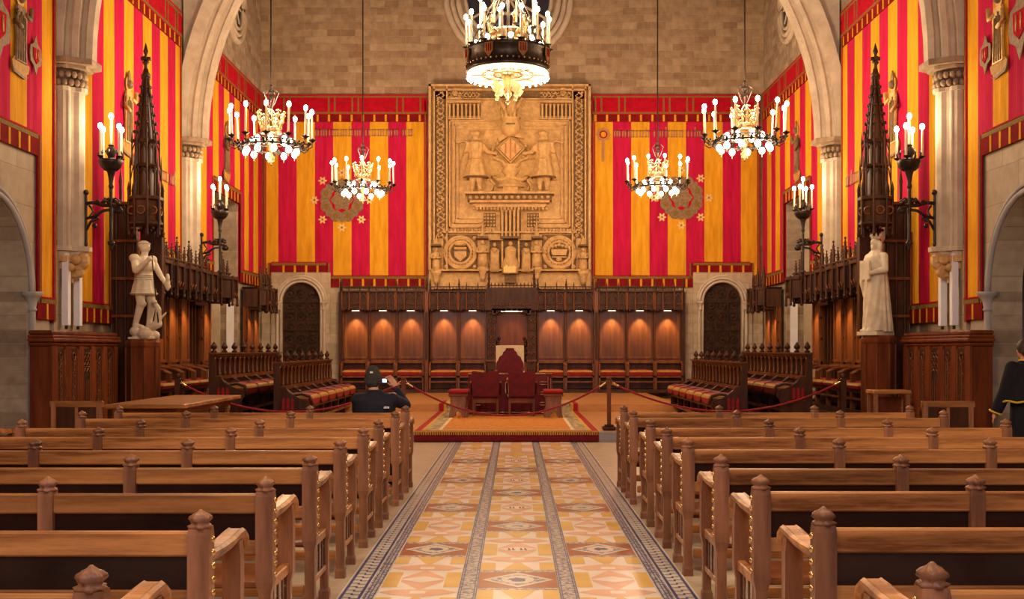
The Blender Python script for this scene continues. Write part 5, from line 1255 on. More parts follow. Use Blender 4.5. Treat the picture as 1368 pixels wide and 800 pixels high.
for k in range(110):
    y = 123 + k * 1.77
    for x in (588.5, 773.5):
        dx = 4.2 * math.sin(k * .8); rball(mb, x + dx, y, 1.7, .15, ry=1.3); rball(mb, x - dx + rr.uniform(-1, 1), y + .7, 1.1, .15)
        if k % 4 == 0: rball(mb, x + rr.uniform(-5, 5), y, 2.1, .14, ry=1.4)
for k in range(104):
    x = 598 + k * 1.6
    if 640 < x < 722: continue
    rball(mb, x, 126 + 3 * math.sin(k * 1.1), 1.5, .15); rball(mb, x, 126 - 3 * math.sin(k * 1.1), 1.0, .15)
mb.build('leaf_border', t)
for x in (608, 752):
    mb = MB(); rball(mb, x, 124, 4.2, .2, ry=5); rball(mb, x, 118.5, 4.6, .2, ry=2.2); rball(mb, x, 125.5, 1.0, .29)
    rball(mb, x - 5, 129, 3, .16); rball(mb, x + 5, 129, 3, .16); rbox(mb, x - 9, x + 9, 131, 134, .12, .3); mb.build('bust', t)
for x0, x1 in ((598, 642), (722, 764)):
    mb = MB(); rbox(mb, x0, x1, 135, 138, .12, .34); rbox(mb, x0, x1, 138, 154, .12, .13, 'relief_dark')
    n = 8
    for i in range(n):
        x = x0 + (x1 - x0) * (i + .5) / n
        mb.cyl(rp(x, 139, .22), rp(x, 155, .18), .035, .030, 8, 'relief'); rball(mb, x, 156, 2.0, .18, ry=2.6); rball(mb, x, 140, 2.2, .24, ry=1.5)
    rbox(mb, x0, x1, 157.5, 159, .12, .2); mb.build('hanging_arcade', t)
mb = MB()
for (x0, x1, y0, y1, d) in ((600, 762, 160, 304, .22), (606, 756, 166, 298, .19), (611, 751, 171, 292, .17)):
    w = 1.6
    rbox(mb, x0, x0 + w, y0, y1, .12, d); rbox(mb, x1 - w, x1, y0, y1, .12, d); rbox(mb, x0, 664, y0, y0 + w, .12, d); rbox(mb, 700, x1, y0, y0 + w, .12, d)
    rbox(mb, x0, 640, y1 - w, y1, .12, d); rbox(mb, 722, x1, y1 - w, y1, .12, d); mb.build('inner_moulding', t); mb = MB()

for y in range(182, 250, 7):
    for x in (618, 744): rbox(mb, x - 3, x + 3, y, y + .9, .12, .145)
mb.build('incised_mark', t)
# ledge and dentils
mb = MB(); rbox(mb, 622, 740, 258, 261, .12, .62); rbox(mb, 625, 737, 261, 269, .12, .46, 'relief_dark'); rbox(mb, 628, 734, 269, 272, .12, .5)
for i in range(14): rball(mb, 629 + i * 7.9, 265, 2.7, .46, ry=2.6)
rbox(mb, 632, 730, 272, 276, .12, .34)
for i in range(22): rball(mb, 633 + i * 4.6, 279, 1.9, .30, ry=2.4)
rbox(mb, 634, 728, 275, 277.5, .12, .36); mb.build('ledge', t)
mb = MB()
for i in range(5):
    x = 671 + i * 5.3; mb.cyl(rp(x, 281, .30), rp(x, 318, .22), .045, .035, 8, 'relief')
rbox(mb, 668, 696, 282, 318, .12, .18, 'relief_dark')
for x0 in (646, 704):
    rbox(mb, x0, x0 + 16, 284, 303, .12, .14, 'relief_dark')
    for i in range(4):
        for j in range(4): rball(mb, x0 + 2 + i * 4, 287 + j * 4.5, 1.5, .15)
for x in (645, 717):
    mb.cyl(rp(x, 316, .24), rp(x, 288, .18), .07, .004, 6, 'relief'); 
    for k in range(5): rball(mb, x - 2.4 + k * .15, 312 - k * 5, 1.1, .24); rball(mb, x + 2.4 - k * .15, 312 - k * 5, 1.1, .24)
mb.build('corbel_ribs', t)
mb = MB(); rbox(mb, 592, 770, 309, 311, .12, .24)
for i in range(38):
    x = 594 + i * 4.7
    if 662 < x < 700: continue
    mb.cyl(rp(x, 309, .16), rp(x, 302, .15), .04, .004, 5, 'relief'); rball(mb, x + 2.3, 307, 1.1, .15)
mb.build('tracery_band', t)
for x, q in ((615, 0), (747, 1)):
    mb = MB(); c = rp(x, 337, .14)
    rbox(mb, x - 23, x + 23, 313, 361, .12, .125, 'relief_dark')
    for r_, w in ((21, .05), (18.6, .035), (14.6, .045)): mb.ring((c[0], c[1], c[2]), r_ * K, w, 'relief', 'y', 40, 7)
    for i in range(24): a = 2 * PI * i / 24; rball(mb, x + 16.6 * math.cos(a), 337 + 16.6 * math.sin(a), 1.3, .15)
    for i in range(4): a = PI / 4 + i * PI / 2; rball(mb, x + 27 * math.cos(a), 337 + 27 * math.sin(a), 3, .14); 
    if q == 0:
        mb.prism([(x - 8, 330), (x + 8, 330), (x + 8, 342), (x, 349), (x - 8, 342)], PR, .14, .22, 'relief'); rball(mb, x, 326, 9, .16, ry=3.4); rbox(mb, x - 9, x + 9, 333, 335, .14, .26, 'relief_dark')
    else:
        for i in range(5): rball(mb, x - 9 + i * 4.5, 327 + abs(i - 2) * 1.2, 2.6, .17)
        mb.prism([(x - 11, 333), (x + 11, 333), (x + 9, 341), (x - 9, 341)], PR, .14, .24, 'relief'); rball(mb, x, 346, 4, .16); rbox(mb, x - 10, x + 10, 342.5, 344, .14, .22)
    mb.build('medallion', t)
def statuette(x, y0, y1, name='statuette'):
    mb = MB(); h = y1 - y0; m = 'relief'
    rball(mb, x, y0 + h * .11, h * .085, .26, ry=h * .11)
    mb.lathe([(h * .19 * K, 0), (h * .17 * K, h * .3 * K), (h * .13 * K, h * .55 * K), (h * .16 * K, h * .72 * K), (h * .06 * K, h * .8 * K)], rp(x, y1, .24), 14, m, 5, .12, 3)
    for q in (-1, 1): mb.tube([rp(x + q * h * .15, y0 + h * .27, .26), rp(x + q * h * .2, y0 + h * .45, .32), rp(x + q * h * .02, y0 + h * .48, .38)], h * .05 * K, m, 6)
    o = mb.build(name, t)
    mb = MB(); rbox(mb, x - h * .2, x + h * .2, y0 - h * .09, y0 - h * .02, .12, .42, 'relief_dark'); mb.cyl(rp(x, y0 - h * .09, .28), rp(x, y0 - h * .5, .22), .09, .004, 6, m); mb.build('niche_canopy', o); mb = MB()
    mb.lathe([(.04, -.42), (.10, -.28), (.08, -.22), (.15, -.1), (.17, 0)], rp(x, y1, .24), 10, m)
    mb.build('corbel', o)
statuette(583, 330, 362); statuette(779, 330, 362); statuette(645, 320, 357); statuette(717, 320, 357)
# enthroned group in the middle
mb = MB(); rbox(mb, 654, 710, 318, 358, .12, .125, 'relief_dark')
for x, y in ((682, 326), ): rball(mb, x, y, 3, .3, ry=3.6)
mb.lathe([(.26, -.62), (.24, -.30), (.16, -.1), (.18, .12), (.07, .2)], rp(682, 338, .22), 16, 'relief', 6, .12, 2)
for x in (661, 703):
    rball(mb, x, 327, 2.5, .24, ry=3); mb.lathe([(.18, -.5), (.14, -.1), (.14, .15), (.05, .22)], rp(x, 341, .2), 12, 'relief', 5, .15, 3)
    mb.tube([rp(x - 3, 332, .3), rp(x, 338, .36), rp(x + 3, 334, .3)], .035, 'relief', 6)
for x in (671, 693): mb.cyl(rp(x, 358, .3), rp(x, 322, .3), .03, .03, 8, 'relief')
rbox(mb, 668, 696, 316, 319, .12, .40, 'relief_dark'); rbox(mb, 654, 672, 318, 321, .12, .3); rbox(mb, 692, 710, 318, 321, .12, .3)
for i in range(5): rball(mb, 684 + 3 * math.sin(i * 2.4), 340 + i * 4, 3, .28)
mb.build('enthroned_group', t)
mb = MB(); rbox(mb, 576, 786, 360, 362, .12, .34); rbox(mb, 580, 782, 364, 386, .12, .16); rbox(mb, 674, 690, 366, 378, .16, .3, 'relief_dark'); mb.build('base_course', t)
mb = MB(); rbox(mb, 673, 689, 357, 365, .3, .50, 'embgold'); rbox(mb, 675, 687, 355, 357, .3, .44, 'embgold'); mb.build('lantern_box', t)
# diamond shield, crown, helmet and winged crest
mb = MB(); c = (682, 200)
def dia(r, d0, d1, m): mb.prism([(c[0], c[1] - r), (c[0] + r * .98, c[1]), (c[0], c[1] + r), (c[0] - r * .98, c[1])], PR, d0, d1, m)
dia(19, .12, .34, 'relief'); dia(16.5, .34, .40, 'relief_dark'); dia(15.5, .34, .42, 'relief')
mb.build('diamond_shield', t)
mb = MB()
for i in range(-4, 5):
    x = c[0] + i * 3.2; h = 13.5 - abs(i * 3.2)
    if i % 2 == 0 and h > 0: mb.prism([(x - 1, c[1] - h), (x + 1, c[1] - h), (x + 1, c[1] + h), (x - 1, c[1] + h)], PR, .42, .44, 'fadedred')
mb.build('shield_bar', t)
mb = MB()
for i in range(26):
    a = 2 * PI * i / 26; r_ = 19 / (abs(math.cos(a)) + abs(math.sin(a))) + 5.5
    if math.sin(a) < -.85: continue
    rball(mb, c[0] + r_ * math.cos(a), c[1] + r_ * math.sin(a), 2.3 if i % 2 else 1.6, .22)
for q in (-1, 1):
    mb.tube([rp(c[0] + q * 6, 222, .24), rp(c[0] + q * 12, 215, .3), rp(c[0] + q * 22, 212, .25), rp(c[0] + q * 26, 204, .2), rp(c[0] + q * 21, 198, .2)], .05, 'relief', 6)
mb.build('leaf_wreath', t)
mb = MB(); mb.lathe([(.13, -.25), (.26, -.12), (.30, .05), (.24, .2), (.28, .26), (.30, .30)], rp(682, 172, .34), 16, 'relief')
for i in range(7): a = -PI / 2 + (i - 3) * .45; p = rp(682, 158, .34); mb.cyl((p[0] + .27 * math.sin((i - 3) * .45), p[1] - .27 * math.cos((i - 3) * .45), p[2] - .03), (p[0] + .33 * math.sin((i - 3) * .45), p[1] - .30 * math.cos((i - 3) * .45), p[2] + .16), .06, .01, 5, 'relief')
rbox(mb, 676, 688, 168, 170, .55, .64, 'relief_dark'); mb.prism([(676, 181), (692, 177), (700, 186), (690, 184)], PR, .2, .34, 'relief'); mb.prism([(664, 184), (676, 179), (678, 184), (668, 190)], PR, .2, .34, 'relief')
mb.build('helmet', t)
mb = MB(); mb.limb(rp(682, 152, .32), rp(684, 140, .38), .17, .12, 'relief'); mb.limb(rp(684, 140, .38), rp(688, 132, .48), .10, .08, 'relief'); mb.ball(rp(690, 131, .55), (.13, .11, .09), 'relief')
for q in (-1, 1):
    for k in range(4): mb.tube([rp(682 + q * 5, 150, .3), rp(682 + q * (12 + k), 141 - k * 3, .34), rp(682 + q * (14 + k * 2), 136 - k * 4 + 12, .3)], [.06, .045, .015], 'relief', 6)
mb.build('winged_crest', t)
mb = MB(); mb.lathe([(.42, -.32), (.36, -.26), (.22, -.1), (.16, .05), (.28, .16), (.20, .26), (.3, .34)], rp(682, 236, .26), 14, 'relief'); rbox(mb, 668, 696, 238, 247, .14, .34); rbox(mb, 672, 692, 247, 258, .14, .4)
mb.tube([rp(660, 236, .24), rp(666, 241, .34), rp(682, 239, .40), rp(698, 241, .34), rp(704, 236, .24)], .06, 'relief', 6)
for x in (658, 706): mb.tube([rp(x, 256, .2), rp(x + 3, 246, .24), rp(x - 3, 240, .22), rp(x, 235, .2)], .05, 'relief', 6)
mb.build('shield_pedestal', t)
# the two heralds
for q, xh in ((-1, 636), (1, 726)):
    mb = MB(); m = 'relief'; g = lambda dx, y, d: rp(xh + q * dx, y, d)
    for dx in (-4.5, 4.5): mb.limb(g(dx, 236, .28), g(dx * 1.15, 255, .26), .10, .06, m); mb.limb(g(dx * 1.15, 256, .28), g(dx * 1.15 - 1, 257, .42), .06, .045, m)
    mb.lathe([(.36, -.50), (.34, -.42), (.27, -.15), (.20, .12), (.25, .38), (.24, .52), (.09, .62)], g(0, 215, .26), 24, m, 9, .07)
    mb.ball(g(0, 183, .30), (.115, .12, .15), m, 12, 8); mb.ball(g(0, 178.5, .28), (.17, .15, .08), m, 10, 6); mb.ball(g(-1.5, 184.5, .43), (.03, .03, .035), m, 6, 5)
    for dx in (-4.6, 4.2): mb.ball(g(dx, 187, .26), (.06, .07, .12), m, 8, 6)
    mb.limb(g(-8, 194, .30), g(-16, 204, .34), .085, .065, m); mb.limb(g(-16, 204, .34), g(-26, 206, .36), .062, .042, m); mb.ball(g(-27, 206, .36), .055, m)
    mb.limb(g(8, 194, .30), g(14, 203, .30), .085, .065, m); mb.limb(g(14, 203, .30), g(11, 192, .40), .06, .042, m)
    mb.tube([g(10, 192, .42), g(16, 190, .40), g(24, 191, .36)], .03, m, 6)
    mb.ball(g(24, 191, .36), (.09, .05, .05), m)
    o = mb.build('herald', t, remesh=.022, smooth_it=1)
    mb = MB(); p = g(0, 237.5, .26); mb.ring(p, .36, .022, 'relief_dark', 'z', 24, 5); mb.ring(g(0, 213, .27), .22, .025, 'relief', 'z', 24, 5)
    mb.tube([g(9, 196, .2), g(15, 215, .16), g(17, 240, .14)], [.09, .13, .16], 'relief', 6); mb.build('belt', o)
spot('relief_spot', (C[0], 21.9, 6.55), rp(682, 185, 0), 3600, (1., .66, .27), .33, .12, 1.)
spot('relief_wash', (C[0], 22.5, 7.0), rp(682, 270, 0), 620, (1., .60, .22), .62, .2, .9)

# ------------------------------------------------------------------ dais furnishings
# rug: climbs the inner step at its far end and drops over the front of the dais
rc = -.15
t = thing('rug', 'large orange and gold bordered rug with dark red edge draped over the dais front', 'rug', (rc, 22.5, DZ))
def rugband(name, x0, x1, m, h0=.002, h1=.018):
    mb = MB()
    for (ya, yb, z) in ((19.46, 25.86, DZ), (25.86, 27.4, DZ2)): mb.box(rc + x0, rc + x1, ya, yb, z + h0, z + h1, m)
    mb.box(rc + x0, rc + x1, 25.84, 25.90, DZ + h0, DZ2 + h1, m); mb.box(rc + x0, rc + x1, 19.44, 19.492, .02, DZ + h1, m if 'edge' in name else 'rugdark')
    return mb.build(name, t)
rugband('field', -1.14, 1.14, 'rugfield')
for s in (-1, 1):
    rugband('red_edge', s * 1.49, s * 1.60, 'rugred'); rugband('gold_band', s * 1.43, s * 1.49, 'ruggold'); rugband('figured_band', s * 1.20, s * 1.43, 'rugpattern'); rugband('cream_line', s * 1.14, s * 1.20, 'cream')
mb = MB(); mb.box(rc - 1.49, rc + 1.49, 19.46, 19.56, DZ + .018, DZ + .021, 'rugred')
mb.box(rc - 1.49, rc + 1.49, 19.56, 19.72, DZ + .018, DZ + .022, 'ruggold')
for i in range(74): x = rc - 1.47 + i * .04; mb.box(x, x + .018, 19.58, 19.70, DZ + .022, DZ + .024, 'rugpattern')
mb.box(rc - 1.40, rc + 1.40, 19.72, 19.76, DZ + .018, DZ + .022, 'cream'); mb.build('front_band', t)
mb = MB(); mb.bbox(rc - 1.60, rc + 1.60, 19.425, 19.445, .012, .125, 'rugdark'); mb.box(rc - 1.6, rc + 1.6, 19.43, 19.46, .12, DZ + .02, 'ruggold')
for i in range(80): x = rc - 1.58 + i * .04; mb.box(x, x + .016, 19.42, 19.44, .115, .172, 'rugdark')
mb.build('front_fringe', t)

# velvet covered table
t = thing('velvet_table', 'ceremonial table under crimson velvet cover with gold braid, behind two red chairs', 'table', (-.12, 25.0, DZ))
x0, x1, y0, y1 = -1.02, .80, 24.55, 25.5
mb = MB(); mb.bbox(x0 + .04, x1 - .04, y0 + .04, y1 - .04, DZ + .86, DZ + .90, 'wood'); mb.build('table_top', t)
for x in (x0 + .1, x1 - .1):
    for y in (y0 + .1, y1 - .1): mb = MB(); mb.bbox(x - .03, x + .03, y - .03, y + .03, DZ, DZ + .86, 'wood'); mb.build('leg', t)
mb = MB(); n = 60; per = []
def pt(i, k):
    L = 2 * ((x1 - x0) + (y1 - y0)); d = L * i / n
    w, h = x1 - x0, y1 - y0
    if d < w: x, y, nx, ny = x0 + d, y0, 0, -1
    elif d < w + h: x, y, nx, ny = x1, y0 + d - w, 1, 0
    elif d < 2 * w + h: x, y, nx, ny = x1 - (d - w - h), y1, 0, 1
    else: x, y, nx, ny = x0, y1 - (d - 2 * w - h), -1, 0
    o = k * (.018 + .018 * math.sin(i * 2.1) + .01 * math.sin(i * 5.3)); return x + nx * o, y + ny * o
vs = []
for k, z in enumerate((.905, .895, .6, .3, .06)):
    for i in range(n): x, y = pt(i, [0, .2, .9, 1.2, 1.4][k]); vs.append((x, y, DZ + z))
fs = [(a * n + i, a * n + (i + 1) % n, (a + 1) * n + (i + 1) % n, (a + 1) * n + i) for a in range(4) for i in range(n)] + [tuple(range(n))]
mb.add(vs, fs, 'chairred', True); o = mb.build('velvet_cover', t)
mb = MB(); mb.tube([(pt(i, 1.5)[0], pt(i, 1.5)[1], DZ + .06) for i in range(n)], .013, 'gold', 5, True); mb.tube([(pt(i, .5)[0], pt(i, .5)[1], DZ + .90) for i in range(n)], .009, 'gold', 5, True); mb.build('braid', o)
for xx in (x1 - .08, x0 + .10):
    mb = MB(); q = y0 - .055
    mb.cyl((xx, q, DZ + .1), (xx, q, DZ + .84), .016, .016, 6, 'gold'); mb.cyl((xx + .06, q, DZ + .1), (xx + .06, q, DZ + .80), .010, .010, 6, 'gold')
    for z in (.25, .48, .70):
        d = -1 if xx > 0 else 1
        mb.tube([(xx, q, DZ + z + .03), (xx + d * .16, q, DZ + z + .03), (xx + d * .20, q, DZ + z), (xx + d * .16, q, DZ + z - .03), (xx, q, DZ + z - .03)], .011, 'gold', 5)
    mb.build('gold_strapwork', o)
mb = MB(); c = (-.10, y0 - .06, DZ + .55)
mb.prism([(-.11, .16), (-.11, -.05), (0, -.22), (.11, -.05), (.11, .16)], lambda a, b, w: (c[0] + a, w, c[2] + b), c[1] - .01, c[1] + .01, 'cream')
for k in (-.06, .0, .06): mb.box(c[0] + k - .012, c[0] + k + .012, c[1] - .018, c[1] - .010, c[2] - .08, c[2] + .14, 'cushion_red')
mb.ball((c[0], c[1] - .01, c[2] + .22), (.10, .02, .06), 'gold', 10, 6); mb.build('embroidered_arms', o)

def red_chair(x, y, label):
    t = thing('upholstered_chair', label, 'chair', (x, y, DZ), 'red velvet chairs at the table')
    w = .28; z = DZ + .015
    mb = MB(); mb.prism([(-.27, 0), (.27, 0), (.29, .52), (.25, .53), (.0, .50), (-.25, .53), (-.29, .52)], lambda a, b, ww: (x + a, ww + .06 * -b, z + .43 + b), y - .03, y + .035, 'chairred'); mb.build('backrest', t)
    mb = MB(); mb.bbox(x - .28, x + .28, y, y + .50, z + .38, z + .50, 'chairred', .03); mb.build('seat', t)
    mb = MB(); mb.bbox(x - .27, x + .27, y + .02, y + .5, z + .32, z + .38, 'stallwood'); mb.bbox(x - .25, x + .25, y + .0, y + .03, z + .28, z + .34, 'stallwood'); mb.build('seat_frame', t)
    for sx in (-1, 1):
        for yy in (.02, .46): mb = MB(); mb.bbox(x + sx * .255 - .024, x + sx * .255 + .024, y + yy - .024, y + yy + .024, z, z + .36, 'stallwood'); mb.build('leg', t)
        mb = MB(); mb.tube([(x + sx * .30, y + .02, z + .70), (x + sx * .32, y + .2, z + .72), (x + sx * .32, y + .4, z + .70), (x + sx * .31, y + .44, z + .45)], .022, 'stallwood', 6); mb.build('armrest', t)
red_chair(-.63, 23.85, 'red velvet chair with its back to the aisle, left one before the velvet table')
red_chair(.14, 23.85, 'red velvet chair with its back to the aisle, right one before the velvet table')
def stool(x, y, label, L=.75):
    t = thing('bench_stool', label, 'stool', (x, y, DZ), 'low stools with red cushions')
    z = DZ + .018; w = .20
    mb = MB(); mb.bbox(x - w, x + w, y - .03, y + L + .03, z + .44, z + .50, 'stallwood'); mb.build('seat', t)
    mb = MB(); mb.bbox(x - w - .01, x + w + .01, y - .04, y + L + .04, z + .502, z + .575, 'cushion_red', .03); mb.build('seat_cushion', t)
    for yy in (y, y + L - .04):
        mb = MB(); mb.prism([(-.17, .44), (.17, .44), (.155, .22), (.20, 0), (.09, 0), (.06, .09), (0, .13), (-.06, .09), (-.09, 0), (-.20, 0), (-.155, .22)], lambda a, b, ww: (x + a, ww, z + b), yy, yy + .04, 'woodpost'); mb.build('leg', t)
    mb = MB(); mb.bbox(x - .03, x + .03, y + .04, y + L - .04, z + .2, z + .28, 'woodpost'); mb.build('stretcher', t)
stool(-1.18, 23.3, 'low plank-sided stool with red cushion, left of the two red chairs')
stool(.80, 23.3, 'low plank-sided stool with red cushion, right of the two red chairs')
# presiding armchair in front of the throne bay
t = thing('throne_chair', 'high red velvet presiding chair with gold scalloped back, before the throne bay', 'chair', (-.13, 28.6, DZ2))
xc, yc, z = -.13, 28.6, DZ2
mb = MB(); mb.bbox(xc - .36, xc + .36, yc + .30, yc + .36, z + .35, z + 1.37, 'cream', .01); mb.build('back_frame', t)
mb = MB(); pts = [(-.34, .4), (.34, .4), (.36, .70), (.35, .92), (.30, 1.0), (.27, 1.08), (.20, 1.12), (.17, 1.2), (.12, 1.24), (.10, 1.30), (-.10, 1.30), (-.12, 1.24), (-.17, 1.2), (-.20, 1.12), (-.27, 1.08), (-.30, 1.0), (-.35, .92), (-.36, .70)]
mb.prism(pts, lambda a, b, w: (xc + a, w, z + b), yc + .25, yc + .30, 'chairred'); mb.build('backrest', t)
mb = MB(); mb.bbox(xc - .33, xc + .33, yc - .28, yc + .28, z + .34, z + .48, 'chairred', .03); mb.build('seat', t)
for sx in (-1, 1):
    for yy in (-.24, .30): mb = MB(); mb.bbox(xc + sx * .30 - .03, xc + sx * .30 + .03, yc + yy - .03, yc + yy + .03, z, z + .35, 'gold'); mb.build('leg', t)
    mb = MB(); mb.tube([(xc + sx * .34, yc + .26, z + .72), (xc + sx * .35, yc, z + .72), (xc + sx * .35, yc - .22, z + .68), (xc + sx * .34, yc - .25, z + .46)], .03, 'gold', 8); mb.build('armrest', t)

# rope stanchions and ropes
def stanchion(x, y, label):
    t = thing('stanchion', label, 'stanchion', (x, y, DZ), 'wooden rope stanchions')
    mb = MB(); mb.bbox(x - .12, x + .12, y - .12, y + .12, DZ, DZ + .07, 'darkwood', .02); mb.bbox(x - .08, x + .08, y - .08, y + .08, DZ + .07, DZ + .10, 'darkwood', .01); mb.build('base', t)
    mb = MB(); mb.bbox(x - .035, x + .035, y - .035, y + .035, DZ + .10, DZ + .86, 'stallwood', .006); mb.build('post', t)
    mb = MB(); mb.bbox(x - .055, x + .055, y - .055, y + .055, DZ + .84, DZ + .90, 'stallwood', .01); mb.bbox(x - .04, x + .04, y - .04, y + .04, DZ + .90, DZ + .94, 'stallwood', .01); mb.build('cap', t)
SX = (-1.98, 1.67)
stanchion(SX[0], 19.95, 'dark wooden rope stanchion behind the seated man in the cap')
stanchion(SX[1], 19.95, 'dark wooden rope stanchion standing on the dais right of the rug')
def rope(a, b, sag, label):
    t = thing('barrier_rope', label, 'rope', ((a[0] + b[0]) / 2, (a[1] + b[1]) / 2, min(a[2], b[2]) - sag), 'crimson barrier ropes')
    n = 24; A, B = Vector(a), Vector(b)
    pts = [A.lerp(B, i / n) - Vector((0, 0, sag * 4 * (i / n) * (1 - i / n))) for i in range(n + 1)]
    mb = MB(); mb.tube(pts, .017, 'rope', 8); mb.build('cord', t)
    for i, j in ((0, 1), (n, n - 1)):
        d = (pts[j] - pts[i]).normalized(); mb = MB(); mb.cyl(pts[i] - d * .03, pts[i] + d * .09, .024, .020, 8, 'brass'); mb.ring(pts[i] - d * .04, .022, .006, 'brass', 'y', 12, 5); mb.build('hook', t)
zt = DZ + .82
rope((SX[0] + .09, 19.95, zt), (SX[1] - .09, 19.95, zt), .56, 'crimson barrier rope sagging in front of the red chairs')
rope((SX[1] + .09, 19.95, zt), (5.86, 20.30, 1.0), .50, 'crimson barrier rope running from the stanchion to the right wall stalls')
rope((-6.02, 20.30, .98), (SX[0] - .09, 19.95, zt), .50, 'crimson barrier rope running from the left wall stalls behind the seated man')
for s, x in ((-1, -6.09), (1, 5.93)):
    t = thing('rope_post', 'short dark post holding the brass rope hook by the %s statue plinth' % SIDE[s], 'post', (x, 20.30, DZ))
    mb = MB(); mb.bbox(x - .05, x + .05, 20.25, 20.35, DZ, 1.08, 'darkwood'); mb.build('shaft', t)
    mb = MB(); mb.ball((x, 20.30, 1.12), .05, 'darkwood'); mb.build('knob', t)

# ------------------------------------------------------------------ people
# man seated on the front bench, cap, raised arm with camera
bx, by = -1.60, 12.88
t = thing('person', 'person in grey knit cap and black jacket, seated on front bench photographing with raised arm', 'person', (bx, by, 0))
def hand(mb, wrist, palm_dir, finger_dir, thumb_dir, m='skin', curl=.5, k=1.0):
    """palm and five bent fingers; palm_dir points out of the palm"""
    w = Vector(wrist); fd = Vector(finger_dir).normalized(); pd = Vector(palm_dir).normalized(); td = Vector(thumb_dir).normalized()
    mb.limb(w, w + fd * .045 * k, .026 * k, .030 * k, m, 10)
    for i in range(4):
        o = td * (.030 - i * .020) * k
        p0 = w + fd * .02 * k + o * .8; p1 = w + fd * .085 * k + o; mb.limb(p0, p1, .014 * k, .011 * k, m, 8)
        L = (.040, .046, .042, .033)[i] * k
        d1 = (fd * math.cos(curl) + pd * math.sin(curl)); p2 = p1 + d1 * L; mb.limb(p1, p2, .0105 * k, .0095 * k, m, 8)
        d2 = (fd * math.cos(curl * 2.2) + pd * math.sin(curl * 2.2)); p3 = p2 + d2 * L * .75; mb.limb(p2, p3, .0095 * k, .0085 * k, m, 8)
    q0 = w + td * .022 * k + fd * .02 * k; q1 = q0 + (td * .7 + fd * .5 + pd * .4).normalized() * .042 * k; q2 = q1 + (fd * .8 + pd * .6).normalized() * .032 * k
    mb.limb(q0, q1, .014 * k, .012 * k, m, 8); mb.limb(q1, q2, .0115 * k, .010 * k, m, 8)
mb = MB(); m = 'skin'
hx, hy, hz = bx + .02 - .06, by + .10, 1.245
mb.ball((hx, hy, hz), (.078, .098, .112), m, 18, 12); mb.ball((hx, hy + .045, hz - .045), (.058, .058, .07), m, 12, 8)
mb.ball((hx, hy + .112, hz - .012), (.014, .022, .022), m, 8, 6); mb.ball((hx, hy + .095, hz - .055), (.026, .012, .010), m, 8, 5)
for q in (-1, 1): mb.ball((hx + q * .080, hy + .005, hz - .008), (.011, .022, .032), m, 8, 6); mb.ball((hx + q * .03, hy + .088, hz + .012), (.016, .012, .010), m, 8, 5)
mb.limb((bx - .02, by + .03, 1.06), (hx, hy - .01, hz - .05), .062, .056, m, 12)
mb.limb((bx, by, .55), (bx, by + .02, 1.0), .13, .14, m, 12)
# arms inside the sleeves
RS, RE, RW = (bx + .20, by + .03, 1.06), (bx + .335, by + .16, .955), (bx + .19, by + .34, 1.165)
LS, LE, LW = (bx - .20, by + .03, 1.05), (bx - .24, by + .18, .90), (bx - .09, by + .36, 1.14)
mb.limb(RS, RE, .05, .042, m); mb.limb(RE, RW, .04, .027, m); mb.limb(LS, LE, .05, .042, m); mb.limb(LE, LW, .04, .027, m)
mb.limb((bx, by, 1.0), RS, .08, .05, m); mb.limb((bx, by, 1.0), LS, .08, .05, m)
hand(mb, (RW[0], RW[1] + .01, RW[2] + .015), (-.3, -.9, .1), (-.60, .2, .78), (-.5, -.6, -.5), m, .75, 1.05)
hand(mb, (LW[0], LW[1] + .01, LW[2] + .01), (.6, -.5, .1), (.35, .25, .85), (.5, -.7, .2), m, .6)
for q in (-1, 1): mb.limb((bx + q * .10, by + .0, .53), (bx + q * .14, by + .45, .54), .085, .065, m); mb.limb((bx + q * .14, by + .45, .54), (bx + q * .14, by + .42, .10), .058, .04, m)
mb.build('body', t, remesh=.0065, smooth_it=1)
mb = MB(); m = 'navy'
mb.lathe([(.19, .50), (.20, .60), (.195, .75), (.205, .88), (.20, .98), (.15, 1.06), (.085, 1.12), (.07, 1.14)], (0, 0, 0), 24, m)
mb.v = [(bx + x * 1.14, by + .0 + y * .78, z) for x, y, z in mb.v]
mb.limb((bx - .13, by, 1.0), (bx + .13, by, 1.0), .105, .105, m, 14)
for q in (-1, 1): mb.ball((bx + q * .195, by + .01, 1.02), (.088, .085, .085), m, 12, 8)
mb.limb((RS[0], RS[1], RS[2] - .035), RE, .078, .060, m, 12); mb.limb(RE, Vector(RE).lerp(Vector(RW), .80), .060, .044, m, 12)
mb.limb((LS[0], LS[1], LS[2] - .035), LE, .078, .060, m, 12); mb.limb(LE, Vector(LE).lerp(Vector(LW), .80), .060, .044, m, 12)
mb.ring((bx, by + .02, 1.10), .075, .024, m, 'z', 20, 8)
mb.build('jacket', t, remesh=.012)
mb = MB()
for E, W_ in ((RE, RW), (LE, LW)): e, w = Vector(E), Vector(W_); mb.cyl(e.lerp(w, .76), e.lerp(w, .93), .043, .040, 14, 'cuff')
mb.build('cuff', t)
mb = MB(); mb.ball((hx, hy - .002, hz + .035), (.098, .112, .115), 'knit', 20, 12); mb.lathe([(.098, -.05), (.106, -.045), (.106, .0), (.099, .01)], (hx, hy - .004, hz + .01), 24, 'knit')
mb.ball((hx + .0, hy - .05, hz - .01), (.085, .06, .085), 'knit', 14, 8); mb.ball((hx, hy - .01, hz + .09), (.075, .085, .085), 'knit', 14, 8)
cap = mb.build('knit_cap', t, remesh=.008, smooth_it=2)
mb = MB(); mb.box(hx - .022, hx + .012, hy - .122, hy - .108, hz + .085, hz + .105, 'white'); mb.build('cap_label', cap)
mb = MB(); q = by - .168
